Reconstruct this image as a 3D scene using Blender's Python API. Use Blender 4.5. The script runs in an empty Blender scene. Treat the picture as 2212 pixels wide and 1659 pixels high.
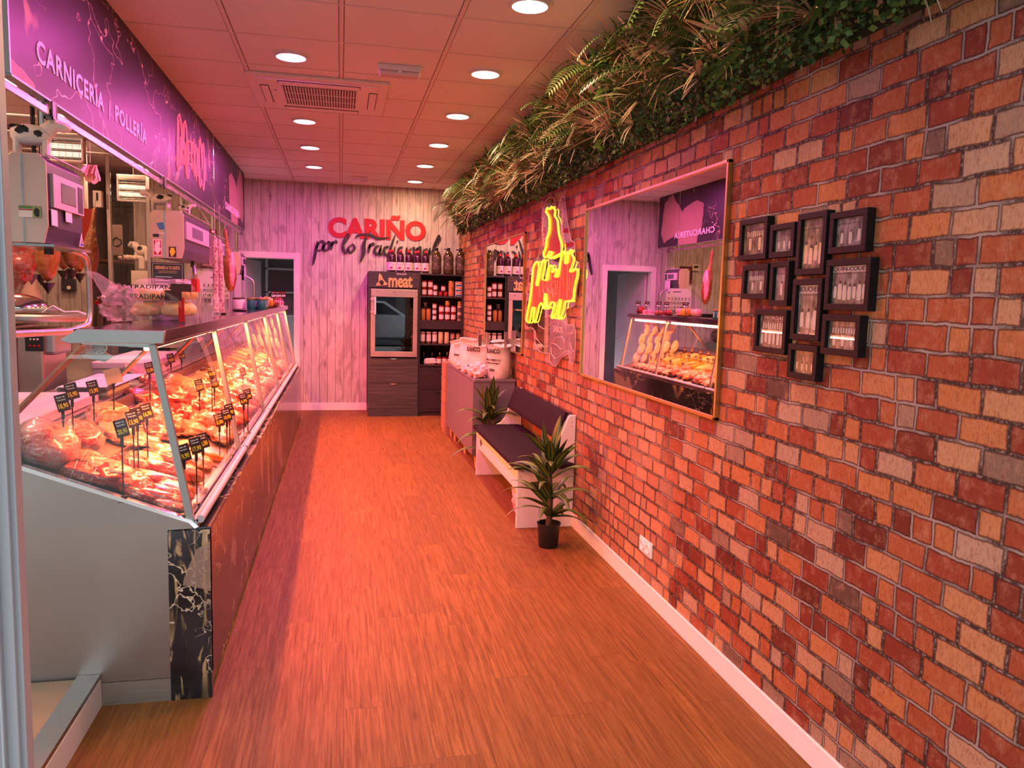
import bpy, bmesh, math, random
from mathutils import Vector, Matrix, noise
PI = math.pi
S = bpy.context.scene
C = S.collection
# ---------------------------------------------------------------- camera
FPX, YAW, PITCH, ROLL, ZC = 1671.2, 0.2195, -0.1088, 0.0269, 1.5497
F_ = Vector((math.sin(YAW)*math.cos(PITCH), math.cos(YAW)*math.cos(PITCH), math.sin(PITCH)))
r0 = Vector((math.cos(YAW), -math.sin(YAW), 0)); u0 = r0.cross(F_)
R_ = r0*math.cos(ROLL) + u0*math.sin(ROLL); U_ = -r0*math.sin(ROLL) + u0*math.cos(ROLL)
cam = bpy.data.objects.new('camera', bpy.data.cameras.new('camera')); C.objects.link(cam)
cam.data.sensor_width = 36; cam.data.lens = FPX/2212*36; cam.data.clip_start = .05
cam.matrix_world = Matrix(((R_.x, U_.x, -F_.x, 0), (R_.y, U_.y, -F_.y, 0), (R_.z, U_.z, -F_.z, ZC), (0, 0, 0, 1)))
S.camera = cam
# ---------------------------------------------------------------- world, exposure
w = bpy.data.worlds.new('world'); S.world = w; w.use_nodes = True
wn = w.node_tree
bg = wn.nodes['Background']; bg.inputs[0].default_value = (.62, .68, .74, 1); bg.inputs[1].default_value = 3.0
S.view_settings.view_transform = 'Standard'; S.view_settings.look = 'None'
S.view_settings.gamma = 1; S.view_settings.use_curve_mapping = False
S.view_settings.exposure = EXPO = 0.36
S.cycles.max_bounces = 10; S.cycles.transparent_max_bounces = 16; S.cycles.caustics_reflective = False; S.cycles.caustics_refractive = False
S.cycles.sample_clamp_indirect = 6

def area(name, loc, sx, sy, power, col, rot=(0, 0, 0), shape='RECTANGLE', spread=PI, parent=None):
    l = bpy.data.lights.new(name, 'AREA'); l.shape = shape; l.size = sx
    if shape in ('RECTANGLE', 'ELLIPSE'): l.size_y = sy
    l.energy = power; l.color = col; l.spread = spread
    o = bpy.data.objects.new(name, l); C.objects.link(o); o.location = loc; o.rotation_euler = rot
    if parent: o.parent = parent; o.location = Vector(loc) - parent.location
    return o
# light colours / powers used by the lamp builders
L_MAG, P_MAG = (1, .10, .62), 27
L_WHI, P_WHI = (1, .52, .25), 17
L_CASE, P_CASE = (1, .19, .055), 260
L_WORK, P_WORK = (1, .44, .24), 15
# daylight through the open shop front behind the camera
portal = area('shop_front_opening', (-.2, .35, 1.5), 4.4, 2.9, 1, (1, 1, 1), (PI/2, 0, 0)); portal.data.cycles.is_portal = True

# ---------------------------------------------------------------- geometry of the photograph: points on known planes
def ray(px, py): return F_ + R_*((px-1106)/FPX) - U_*((py-829.5)/FPX)
def at(px, py, ax, v):
    d = ray(px, py); o = Vector((0, 0, ZC)); return o + d*((v-o[ax])/d[ax])
def AX(px, py, v): return at(px, py, 0, v)
def AY(px, py, v): return at(px, py, 1, v)
def AZ(px, py, v): return at(px, py, 2, v)

# room numbers
XR, YB, HC = 1.573, 10.62, 2.994        # brick wall, back wall, ceiling height
XL, YN = -2.95, 10.25                   # left wall of the work area, back wall of the work area
CX, CY0, CY1 = -.477, 3.0, 9.84         # counter front face and ends

# ---------------------------------------------------------------- materials
MATS = {}
def nt(m): return m.node_tree.nodes, m.node_tree.links
def mat(name, col=(.8, .8, .8), rough=.5, metal=0, emit=None, es=0, coat=0, alpha=None, trans=0, ior=1.45, spec=.5):
    if name in MATS: return MATS[name]
    m = bpy.data.materials.new(name); m.use_nodes = True; MATS[name] = m
    b = m.node_tree.nodes['Principled BSDF']
    b.inputs['Base Color'].default_value = (*col, 1); b.inputs['Roughness'].default_value = rough
    b.inputs['Metallic'].default_value = metal; b.inputs['IOR'].default_value = ior
    b.inputs['Specular IOR Level'].default_value = spec
    if coat: b.inputs['Coat Weight'].default_value = coat; b.inputs['Coat Roughness'].default_value = .08
    if emit: b.inputs['Emission Color'].default_value = (*emit, 1); b.inputs['Emission Strength'].default_value = es
    if alpha is not None: b.inputs['Alpha'].default_value = alpha
    if trans: b.inputs['Transmission Weight'].default_value = trans
    return m
class NB:
    """tiny node-building helper"""
    def __init__(s, m): s.m = m; s.n, s.l = nt(m); s.b = s.n['Principled BSDF']
    def new(s, t, **k):
        x = s.n.new(t)
        for a, v in k.items(): setattr(x, a, v)
        return x
    def link(s, a, b): s.l.new(a, b)
    def obj(s): return s.new('ShaderNodeTexCoord').outputs['Object']
    def geo(s): return s.new('ShaderNodeNewGeometry').outputs['Position']
    def sep(s, v):
        x = s.new('ShaderNodeSeparateXYZ'); s.link(v, x.inputs[0]); return x.outputs
    def comb(s, *a):
        x = s.new('ShaderNodeCombineXYZ')
        for i, v in enumerate(a): s.put(x.inputs[i], v)
        return x.outputs[0]
    def put(s, inp, v):
        if isinstance(v, (int, float)): inp.default_value = v
        elif isinstance(v, (tuple, list)): inp.default_value = (*v, 1) if len(v) == 3 and inp.type == 'RGBA' else v
        else: s.link(v, inp)
    def math(s, op, a, b=0, c=0):
        x = s.new('ShaderNodeMath', operation=op); s.put(x.inputs[0], a); s.put(x.inputs[1], b); s.put(x.inputs[2], c); return x.outputs[0]
    def vmath(s, op, a, b):
        x = s.new('ShaderNodeVectorMath', operation=op); s.put(x.inputs[0], a); s.put(x.inputs[1], b); return x.outputs[0]
    def scale(s, v, xyz): return s.vmath('MULTIPLY', v, xyz)
    def noise(s, v, sc=5, det=4, rough=.5, dist=0, out=0):
        x = s.new('ShaderNodeTexNoise'); s.link(v, x.inputs['Vector']); x.inputs['Scale'].default_value = sc
        x.inputs['Detail'].default_value = det; x.inputs['Roughness'].default_value = rough; x.inputs['Distortion'].default_value = dist
        return x.outputs[out]
    def white(s, v):
        x = s.new('ShaderNodeTexWhiteNoise', noise_dimensions='3D'); s.link(v, x.inputs[0]); return x.outputs
    def voro(s, v, sc=5, feature='F1', out=0, rnd=1):
        x = s.new('ShaderNodeTexVoronoi', feature=feature); s.link(v, x.inputs['Vector']); x.inputs['Scale'].default_value = sc
        x.inputs['Randomness'].default_value = rnd; return x.outputs[out]
    def ramp(s, f, stops, interp='LINEAR'):
        x = s.new('ShaderNodeValToRGB'); s.link(f, x.inputs[0]); e = x.color_ramp; e.interpolation = interp
        while len(e.elements) < len(stops): e.elements.new(.5)
        for el, (p, c) in zip(e.elements, stops):
            el.position = p; el.color = (*c, 1) if not isinstance(c, (int, float)) else (c, c, c, 1)
        return x.outputs[0]
    def mix(s, f, a, b, mode='MIX'):
        x = s.new('ShaderNodeMix', data_type='RGBA', blend_type=mode); s.put(x.inputs[0], f); s.put(x.inputs[6], a); s.put(x.inputs[7], b); return x.outputs[2]
    def sstep(s, v, a, b):
        x = s.new('ShaderNodeMapRange', interpolation_type='SMOOTHSTEP'); s.put(x.inputs[0], v); x.inputs[1].default_value = a; x.inputs[2].default_value = b
        return x.outputs[0]
    def bump(s, h, st=.3, d=.01):
        x = s.new('ShaderNodeBump'); s.link(h, x.inputs['Height']); x.inputs['Strength'].default_value = st; x.inputs['Distance'].default_value = d
        s.link(x.outputs[0], s.b.inputs['Normal'])
    def col(s, c): s.link(c, s.b.inputs['Base Color'])

def m_brick():
    m = mat('brick_wallpaper', rough=.75, spec=.2); N = NB(m)
    p = N.geo(); dis = N.noise(N.scale(p, (1, 1, 1)), 9, 3, .6, out=1)
    d = N.vmath('SUBTRACT', dis, (.5, .5, .5)); d = N.scale(d, (0, .022, .020)); q = N.vmath('ADD', p, d)
    o = N.sep(q); y, z = o[1], o[2]
    H, W = .0757, .156
    r = N.math('DIVIDE', z, H); row = N.math('FLOOR', r); fz = N.math('SUBTRACT', r, row)
    rr = N.white(N.comb(row, 3.3, 1.7))[0]
    sh = N.math('ADD', N.math('MULTIPLY', row, .5), N.math('MULTIPLY', rr, .35))
    c = N.math('ADD', N.math('DIVIDE', y, W), sh); colm = N.math('FLOOR', c); fy = N.math('SUBTRACT', c, colm)
    # some bricks are split in two by an extra joint
    wn_ = N.white(N.comb(row, colm, .5)); wv = N.white(N.comb(row, colm, 7.5))
    half = N.math('LESS_THAN', wn_[0], .2)
    side = N.math('GREATER_THAN', fy, .5)
    cid = N.math('ADD', colm, N.math('MULTIPLY', N.math('MULTIPLY', side, half), .5))
    wn2 = N.white(N.comb(row, cid, 2.5)); rnd = wn2[0]; rndc = N.sep(wn2[1])
    ex = N.math('SUBTRACT', .5, N.math('ABSOLUTE', N.math('SUBTRACT', fy, .5)))          # 0 at joints
    ex2 = N.math('ABSOLUTE', N.math('SUBTRACT', fy, .5))
    ex2 = N.math('ADD', ex2, N.math('SUBTRACT', 1, half))
    ex = N.math('MULTIPLY', N.math('MINIMUM', ex, ex2), W)
    ez = N.math('MULTIPLY', N.math('SUBTRACT', .5, N.math('ABSOLUTE', N.math('SUBTRACT', fz, .5))), H)
    e = N.math('MINIMUM', ex, ez)
    fine = N.noise(p, 70, 3, .7); e2 = N.math('ADD', e, N.math('MULTIPLY', N.math('SUBTRACT', fine, .5), .005))
    mort = N.sstep(e2, .0044, .0028)
    edge = N.math('SUBTRACT', N.sstep(e2, .0105, .0042), mort)
    base = N.ramp(rnd, [(0, (.13, .032, .020)), (.20, (.28, .060, .030)), (.42, (.42, .130, .050)), (.64, (.54, .235, .085)), (.80, (.56, .33, .16)), (.93, (.50, .38, .26)), (1, (.10, .070, .055))])
    big = N.noise(N.scale(p, (1, .8, .8)), 1.0, 2, .5)
    base = N.mix(N.math('MULTIPLY', N.sstep(big, .50, .68), .55), base, (.66, .40, .22))
    pat = N.noise(N.scale(p, (1, 1, 1)), 24, 4, .7); pat2 = N.noise(N.scale(p, (1, 3, 1)), 60, 4, .75)
    base = N.mix(N.math('MULTIPLY', N.sstep(pat, .45, .75), .45), base, (.60, .36, .22))
    base = N.mix(N.math('MULTIPLY', N.sstep(pat2, .56, .30), .55), base, (.16, .03, .02))
    mc = N.mix(N.sstep(N.noise(p, 5, 2), .36, .56), (.36, .33, .30), (.05, .035, .03))
    mc = N.mix(N.math('MULTIPLY', N.sstep(fine, .45, .65), .6), mc, (.42, .39, .35))
    cc = N.mix(N.math('MULTIPLY', edge, .92), base, (.045, .02, .016)); cc = N.mix(mort, cc, mc)
    cc = N.mix(1.0, cc, (.78, .74, .72), 'MULTIPLY')
    N.col(cc); N.bump(N.math('ADD', N.math('MULTIPLY', mort, -.6), N.math('MULTIPLY', pat2, .4)), .12, .003)
    return m
def m_planks():
    m = mat('pale_plank_wallpaper', rough=.6, spec=.25); N = NB(m)
    p = N.geo(); o = N.sep(p); u = N.math('ADD', o[0], o[1]); z = o[2]
    Wp = .1045; r = N.math('DIVIDE', u, Wp); k = N.math('FLOOR', r); f = N.math('SUBTRACT', r, k)
    rnd = N.white(N.comb(k, 1.3, 2.2)); rv = rnd[0]
    v = N.comb(N.math('ADD', u, N.math('MULTIPLY', k, 3.1)), N.math('MULTIPLY', k, 1.7), z)
    wob = N.noise(N.scale(v, (3, 1, .9)), 2.2, 3, .5, 1.5)
    gr = N.noise(N.scale(v, (60, 1, 1.6)), 2, 6, .65, .6)
    kv = N.voro(N.scale(v, (7, 1, 1.15)), 1.6, out=0)
    ring = N.math('SINE', N.math('MULTIPLY', kv, 60))
    knot = N.sstep(kv, .16, .03)
    base = N.ramp(gr, [(.25, (.22, .20, .19)), (.46, (.52, .49, .47)), (.72, (.74, .71, .68))])
    base = N.mix(N.math('MULTIPLY', rv, .35), base, (.36, .33, .33))
    base = N.mix(N.math('MULTIPLY', N.sstep(wob, .50, .64), .6), base, (.30, .27, .27))
    base = N.mix(N.math('MULTIPLY', N.math('MULTIPLY', N.sstep(kv, .36, .12), N.sstep(ring, 0, .9)), .5), base, (.22, .19, .19))
    base = N.mix(N.math('MULTIPLY', knot, .8), base, (.12, .10, .10))
    e = N.math('SUBTRACT', .5, N.math('ABSOLUTE', N.math('SUBTRACT', f, .5)))
    base = N.mix(N.sstep(e, .030, .012), base, (.12, .10, .10))
    N.col(base); return m
def m_floor():
    m = mat('oak_plank_floor', rough=.5, spec=.14); N = NB(m)
    p = N.geo(); o = N.sep(p); x, y = o[0], o[1]
    Wp, Lp = .152, 1.22
    r = N.math('DIVIDE', N.math('ADD', x, 10.02), Wp); k = N.math('FLOOR', r); f = N.math('SUBTRACT', r, k)
    rw = N.white(N.comb(k, .2, .7))[0]
    s = N.math('ADD', N.math('DIVIDE', y, Lp), N.math('MULTIPLY', rw, 7)); j = N.math('FLOOR', s); g = N.math('SUBTRACT', s, j)
    rnd = N.white(N.comb(k, j, 4.4))[0]
    v = N.comb(N.math('ADD', x, N.math('MULTIPLY', rnd, 5)), N.math('ADD', y, N.math('MULTIPLY', rnd, 9)), rnd)
    warp = N.noise(N.scale(v, (5, 1.1, 1)), 1.6, 2, .5)
    gr = N.noise(N.scale(v, (42, 1.5, 1)), 2.2, 6, .62, .8)
    cath = N.math('SINE', N.math('MULTIPLY', N.math('ADD', N.math('MULTIPLY', x, 10), N.math('MULTIPLY', warp, 9)), 14))
    kv = N.voro(N.scale(v, (3.2, 1.15, 1)), 1.5)
    base = N.ramp(gr, [(.25, (.085, .034, .009)), (.45, (.20, .088, .024)), (.60, (.28, .130, .038)), (.80, (.38, .190, .060))])
    base = N.mix(N.math('MULTIPLY', N.sstep(cath, .3, .95), .16), base, (.15, .065, .025))
    base = N.mix(N.math('MULTIPLY', rnd, .5), base, (.15, .068, .026))
    base = N.mix(N.math('MULTIPLY', N.sstep(kv, .075, .01), .75), base, (.085, .035, .014))
    base = N.mix(N.math('MULTIPLY', N.sstep(kv, .22, .06), .30), base, (.15, .065, .028))
    e = N.math('MULTIPLY', N.math('SUBTRACT', .5, N.math('ABSOLUTE', N.math('SUBTRACT', f, .5))), Wp)
    e2 = N.math('MULTIPLY', N.math('SUBTRACT', .5, N.math('ABSOLUTE', N.math('SUBTRACT', g, .5))), Lp)
    ee = N.sstep(N.math('MINIMUM', e, e2), .0016, .0006)
    base = N.mix(N.math('MULTIPLY', ee, .55), base, (.06, .03, .015))
    N.col(base); N.link(N.ramp(gr, [(.3, .56), (.8, .44)]), N.b.inputs['Roughness']); N.bump(gr, .05, .002)
    return m
def m_marble(name="black_gold_marble", sc=1.0, seed=0, rg_=.15, coat_=.1, sp=.4, vein=1.0, st=.555):
    m = mat(name, rough=rg_, spec=sp, coat=coat_); N = NB(m)
    p = N.vmath('ADD', N.geo(), (seed, seed*.7, 0))
    p = N.scale(p, (sc, sc*.55, sc))
    w_ = N.scale(N.vmath('SUBTRACT', N.noise(p, 2.2, 4, .6, out=1), (.5, .5, .5)), (.9, .9, .9)); q = N.vmath('ADD', p, w_)
    ed = N.voro(q, 2.0, 'DISTANCE_TO_EDGE'); ed2 = N.voro(q, 4.3, 'DISTANCE_TO_EDGE')
    msk = N.noise(p, 1.3, 2, .5)
    v1 = N.math('MULTIPLY', N.sstep(ed, .012*vein, .002), N.sstep(msk, .48, .60))
    v2 = N.math('MULTIPLY', N.sstep(ed2, .018, .004), N.sstep(N.noise(p, 2.1, 2), .5, .6))
    streak = N.noise(N.scale(p, (3, 2, .55)), 2.2, 3, .5, 2.2)
    sm = N.math('MULTIPLY', N.sstep(streak, st, st+.08), N.sstep(N.noise(p, 1.1, 1), .44, .56))
    col = N.ramp(N.noise(p, 3, 3), [(.3, (.012, .012, .014)), (.7, (.035, .034, .04))])
    col = N.mix(sm, col, (.50, .33, .16)); col = N.mix(v1, col, (.75, .62, .42)); col = N.mix(N.math('MULTIPLY', v2, .7*vein*vein*vein), col, (.6, .52, .42))
    cell = N.voro(N.vmath('ADD', N.scale(p, (1, 1.3, .75)), N.scale(w_, (.10, .10, .10))), 3.3, 'F1', out=1); cs = N.sep(cell)
    col = N.mix(N.math('MULTIPLY', N.math('GREATER_THAN', cs[0], .91), .75), col, (.40, .27, .20))
    N.col(col); return m
def m_meat(name, red, fat, sc=14, thr=(.52, .62), rough=.28):
    m = mat(name, rough=rough, spec=.5, coat=.7); N = NB(m)
    p = N.obj(); q = N.vmath('ADD', p, N.scale(N.noise(p, 7, 3, .6, out=1), (.09, .09, .09)))
    a = N.noise(N.scale(q, (1, 3.2, 2)), sc, 4, .6, .8); b = N.noise(q, 6, 2)
    f = N.sstep(a, *thr)
    col = N.mix(N.sstep(b, .35, .65), red, tuple(min(1, c*1.35+.01) for c in red)); col = N.mix(f, col, fat)
    N.col(col); N.bump(a, .25, .004)
    N.b.inputs['Subsurface Weight'].default_value = .0
    return m
def m_glass(name='clear_glass', tint=(.96, .98, .97), gl=.10, rough=.0):
    if name in MATS: return MATS[name]
    m = bpy.data.materials.new(name); m.use_nodes = True; MATS[name] = m
    n, l = nt(m); n.clear()
    o = n.new('ShaderNodeOutputMaterial'); mx = n.new('ShaderNodeMixShader'); t = n.new('ShaderNodeBsdfTransparent'); g = n.new('ShaderNodeBsdfGlossy')
    fr = n.new('ShaderNodeFresnel'); fr.inputs[0].default_value = 1.45
    mm = n.new('ShaderNodeMath'); mm.operation = 'MULTIPLY_ADD'; mm.inputs[1].default_value = 1.0; mm.inputs[2].default_value = gl*.3
    t.inputs[0].default_value = (*tint, 1); g.inputs[0].default_value = (1, 1, 1, 1); g.inputs['Roughness'].default_value = rough
    l.new(fr.outputs[0], mm.inputs[0]); gb = n.new('ShaderNodeNewGeometry'); iv = n.new('ShaderNodeMath'); iv.operation = 'SUBTRACT'; iv.inputs[0].default_value = 1; l.new(gb.outputs['Backfacing'], iv.inputs[1]); m2 = n.new('ShaderNodeMath'); m2.operation = 'MULTIPLY'; l.new(mm.outputs[0], m2.inputs[0]); l.new(iv.outputs[0], m2.inputs[1]); l.new(m2.outputs[0], mx.inputs[0]); l.new(t.outputs[0], mx.inputs[1]); l.new(g.outputs[0], mx.inputs[2]); l.new(mx.outputs[0], o.inputs[0])
    return m
def m_film(name='plastic_film', tint=(1, .93, .93), fac=.13):
    """thin crinkled plastic: mostly see-through, sparkling where it folds"""
    if name in MATS: return MATS[name]
    m = bpy.data.materials.new(name); m.use_nodes = True; MATS[name] = m
    n, l = nt(m); p = n['Principled BSDF']; o = n['Material Output']
    p.inputs['Base Color'].default_value = (*tint, 1); p.inputs['Roughness'].default_value = .12
    t = n.new('ShaderNodeBsdfTransparent'); mx = n.new('ShaderNodeMixShader'); mx.inputs[0].default_value = fac
    l.new(t.outputs[0], mx.inputs[1]); l.new(p.outputs[0], mx.inputs[2]); l.new(mx.outputs[0], o.inputs[0])
    tc = n.new('ShaderNodeTexCoord'); no = n.new('ShaderNodeTexNoise'); no.inputs['Scale'].default_value = 28; no.inputs['Detail'].default_value = 4
    b = n.new('ShaderNodeBump'); b.inputs['Strength'].default_value = .9; b.inputs['Distance'].default_value = .01
    l.new(tc.outputs['Object'], no.inputs['Vector']); l.new(no.outputs[0], b.inputs['Height']); l.new(b.outputs[0], p.inputs['Normal'])
    return m
def m_steel(name='brushed_steel', col=(.52, .52, .50), rough=.38, sx=(2, 60, 60)):
    m = mat(name, col, rough, 1.0); N = NB(m)
    g = N.noise(N.scale(N.obj(), sx), 3, 4, .6); N.link(N.ramp(g, [(.3, rough-.06), (.7, rough+.1)]), N.b.inputs['Roughness'])
    N.col(N.mix(N.sstep(N.noise(N.obj(), 1.7, 3), .35, .7), tuple(c*.86 for c in col), col)); N.bump(g, .05, .001); return m
def m_wood(name, a, b, sc=(3, 40, 40), rough=.5):
    m = mat(name, rough=rough, spec=.3); N = NB(m)
    g = N.noise(N.scale(N.obj(), sc), 1, 5, .6, .8); N.col(N.ramp(g, [(.3, a), (.7, b)])); return m

BRICK, PLANK, FLOOR, MARBLE = m_brick(), m_planks(), m_floor(), m_marble()
STEEL = m_steel(); SATIN = mat('satin_aluminium', (.42, .44, .42), .42, 1); CHROME = mat('polished_steel', (.75, .75, .73), .12, 1)
ALU = mat('door_aluminium', (.36, .36, .38), .42, .4)
WHITE = mat('white_lacquer', (.80, .78, .76), .35); WPLAST = mat('white_plastic', (.78, .76, .73), .4)
BLACK = mat('black_plastic', (.015, .015, .016), .35); DARK = mat('charcoal_panel', (.045, .045, .05), .5)
GLASS = m_glass(); MIRROR = mat('mirror_silver', (.93, .93, .93), .0, 1); GOLD = mat('gold_frame', (.52, .36, .13), .35, .9)
CLOTHP = mat('aubergine_cushion_fabric', (.020, .011, .018), .85, spec=.12)
FILM = m_film(); PAPER = mat('white_paper', (.78, .76, .72), .7)
YEL = mat('yellow_print', (.85, .62, .03), .5); WPR = mat('white_print', (.85, .85, .85), .5); BPR = mat('black_print', (.02, .02, .02), .6)
REDP = mat('red_print', (.42, .006, .014), .5)

# ---------------------------------------------------------------- mesh building
OFF = {}
class MB:
    def __init__(s): s.v = []; s.f = []; s.m = []; s.k = 0
    def add(s, vs, fs, k=None):
        n = len(s.v); s.v += [tuple(a) for a in vs]; s.f += [tuple(i+n for i in f) for f in fs]; s.m += [s.k if k is None else k]*len(fs); return s
    def box(s, x0, x1, y0, y1, z0, z1, k=None):
        return s.add([(x, y, z) for x in (x0, x1) for y in (y0, y1) for z in (z0, z1)],
                     [(0, 1, 3, 2), (4, 6, 7, 5), (0, 4, 5, 1), (2, 3, 7, 6), (0, 2, 6, 4), (1, 5, 7, 3)], k)
    def cbox(s, c, d, k=None): return s.box(c[0]-d[0]/2, c[0]+d[0]/2, c[1]-d[1]/2, c[1]+d[1]/2, c[2]-d[2]/2, c[2]+d[2]/2, k)
    def prism(s, pts, ax, a, b, k=None):
        """polygon pts (2-D) extruded along axis ax from a to b"""
        def mk(p, t):
            return (t, p[0], p[1]) if ax == 0 else ((p[0], t, p[1]) if ax == 1 else (p[0], p[1], t))
        n = len(pts); vs = [mk(p, a) for p in pts]+[mk(p, b) for p in pts]
        fs = [tuple(range(n))[::-1], tuple(range(n, 2*n))]+[(i, (i+1) % n, (i+1) % n+n, i+n) for i in range(n)]
        return s.add(vs, fs, k)
    def tube(s, pts, r, n=8, k=None, cap=True, closed=False, rr=None):
        pts = [Vector(p) for p in pts]; N = len(pts); vs = []; prev = None
        for i, p in enumerate(pts):
            a = pts[(i-1) % N] if (i or closed) else p; b = pts[(i+1) % N] if (i < N-1 or closed) else p
            d = (b-a).normalized() if (b-a).length > 1e-9 else Vector((0, 0, 1))
            if prev is None:
                up = Vector((0, 0, 1)) if abs(d.z) < .9 else Vector((1, 0, 0)); x = d.cross(up).normalized()
            else:
                x = (prev-d*prev.dot(d)); x = x.normalized() if x.length > 1e-6 else d.orthogonal().normalized()
            prev = x; y = d.cross(x); R = rr[i] if rr else r
            vs += [p+(x*math.cos(2*PI*j/n)+y*math.sin(2*PI*j/n))*R for j in range(n)]
        fs = []
        for i in range(N if closed else N-1):
            for j in range(n):
                a = i*n+j; b = i*n+(j+1) % n; c = ((i+1) % N)*n+(j+1) % n; d = ((i+1) % N)*n+j; fs.append((a, b, c, d))
        if cap and not closed: fs += [tuple(range(n))[::-1], tuple(range((N-1)*n, N*n))]
        return s.add(vs, fs, k)
    def lathe(s, prof, c=(0, 0, 0), n=20, k=None, ax=2, cap=True):
        vs = []; fs = []
        for r, z in prof:
            for j in range(n):
                a = 2*PI*j/n; q = (r*math.cos(a), r*math.sin(a), z)
                if ax == 0: q = (q[2], q[0], q[1])
                if ax == 1: q = (q[0], q[2], q[1])
                vs.append((c[0]+q[0], c[1]+q[1], c[2]+q[2]))
        P = len(prof)
        for i in range(P-1):
            for j in range(n): fs.append((i*n+j, i*n+(j+1) % n, (i+1)*n+(j+1) % n, (i+1)*n+j))
        if cap: fs += [tuple(range(n))[::-1], tuple(range((P-1)*n, P*n))]
        return s.add(vs, fs, k)
    def blob(s, c, d, seed=0, amp=.15, fr=2.0, nu=20, nv=12, flat=None, k=None, rot=0, sq=1.0, bend=0):
        """noise-shaped ellipsoid with diameters d, optional flat bottom, squareness sq<1"""
        vs = []; fs = []; ca, sa = math.cos(rot), math.sin(rot)
        pw = lambda t: math.copysign(abs(t)**sq, t)
        for i in range(nv+1):
            th = PI*i/nv
            for j in range(nu):
                ph = 2*PI*j/nu
                q = Vector((pw(math.sin(th))*pw(math.cos(ph)), pw(math.sin(th))*pw(math.sin(ph)), pw(math.cos(th))))
                q *= 1+amp*noise.noise(q*fr+Vector((seed*7.3, seed*3.1, seed*1.7)))*1.6
                x, y, z = q.x*d[0]/2, q.y*d[1]/2, q.z*d[2]/2
                if flat is not None: z = max(z, -d[2]/2*flat)
                y += bend*x*x
                vs.append((c[0]+x*ca-y*sa, c[1]+x*sa+y*ca, c[2]+z))
        for i in range(nv):
            for j in range(nu): fs.append((i*nu+j, (i+1)*nu+j, (i+1)*nu+(j+1) % nu, i*nu+(j+1) % nu))
        return s.add(vs, fs, k)
    def poly(s, pts, k=None): return s.add(pts, [tuple(range(len(pts)))], k)
    def build(s, name, mats, parent=None, loc=None, smooth=False, bevel=0, seg=2, solid=0):
        off = OFF.get(parent.name, Vector((0, 0, 0))) if parent else (Vector(loc) if loc is not None else Vector((0, 0, 0)))
        me = bpy.data.meshes.new(name); me.from_pydata([tuple(Vector(v)-off) for v in s.v], [], s.f)
        if not isinstance(mats, (list, tuple)): mats = [mats]
        for m in mats: me.materials.append(m)
        for p, k in zip(me.polygons, s.m): p.material_index = min(k, len(mats)-1)
        me.validate(); me.update()
        if len(s.v) < 60000:
            bm = bmesh.new(); bm.from_mesh(me); bmesh.ops.recalc_face_normals(bm, faces=bm.faces); bm.to_mesh(me); bm.free()
        if smooth:
            me.polygons.foreach_set('use_smooth', [True]*len(me.polygons))
            if smooth != 2:
                try: me.set_sharp_from_angle(angle=math.radians(42))
                except Exception: pass
        o = bpy.data.objects.new(name, me); C.objects.link(o)
        if parent: o.parent = parent; OFF[o.name] = off
        else: o.location = off; OFF[o.name] = off
        if bevel:
            b = o.modifiers.new('bevel', 'BEVEL'); b.width = bevel; b.segments = seg; b.limit_method = 'ANGLE'; b.angle_limit = math.radians(40)
        return o
def thing(name, label, cat, loc=(0, 0, 0), group=None, rotz=0):
    o = bpy.data.objects.new(name, None); C.objects.link(o); o.location = loc; o.empty_display_size = .05; o.rotation_euler = (0, 0, rotz)
    OFF[o.name] = Vector(loc) if not rotz else Vector((0, 0, 0)); return tag(o, label, cat, group)
def tag(o, label, cat, group=None, kind=None):
    o['label'] = label; o['category'] = cat
    if group: o['group'] = group
    if kind: o['kind'] = kind
    return o
def struct(o): o['kind'] = 'structure'; return o
def copy_tree(src, loc=None, rotz=None, label=None, group=None, scale=None):
    c = src.copy(); C.objects.link(c)
    if loc is not None: c.location = loc
    if rotz is not None: c.rotation_euler = (0, 0, rotz)
    if scale is not None: c.scale = (scale,)*3 if isinstance(scale, (int, float)) else scale
    if label: c['label'] = label
    if group: c['group'] = group
    for ch in src.children:
        d = ch.copy(); C.objects.link(d); d.parent = c
        for g in ch.children:
            e = g.copy(); C.objects.link(e); e.parent = d
    return c
KIT = {}
def kit(key, maker):
    """first use returns the original, later uses return copies"""
    if key not in KIT: KIT[key] = maker(); return KIT[key]
    return copy_tree(KIT[key])
def put(key, maker, loc, label, group=None, rotz=0, scale=None, rot=None):
    o = kit(key, maker); o.location = loc; o.rotation_euler = rot if rot else (0, 0, rotz); o['label'] = label
    if 'group' in o.keys(): del o['group']
    if group: o['group'] = group
    o.scale = (1, 1, 1) if scale is None else ((scale,)*3 if isinstance(scale, (int, float)) else scale)
    return o

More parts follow.
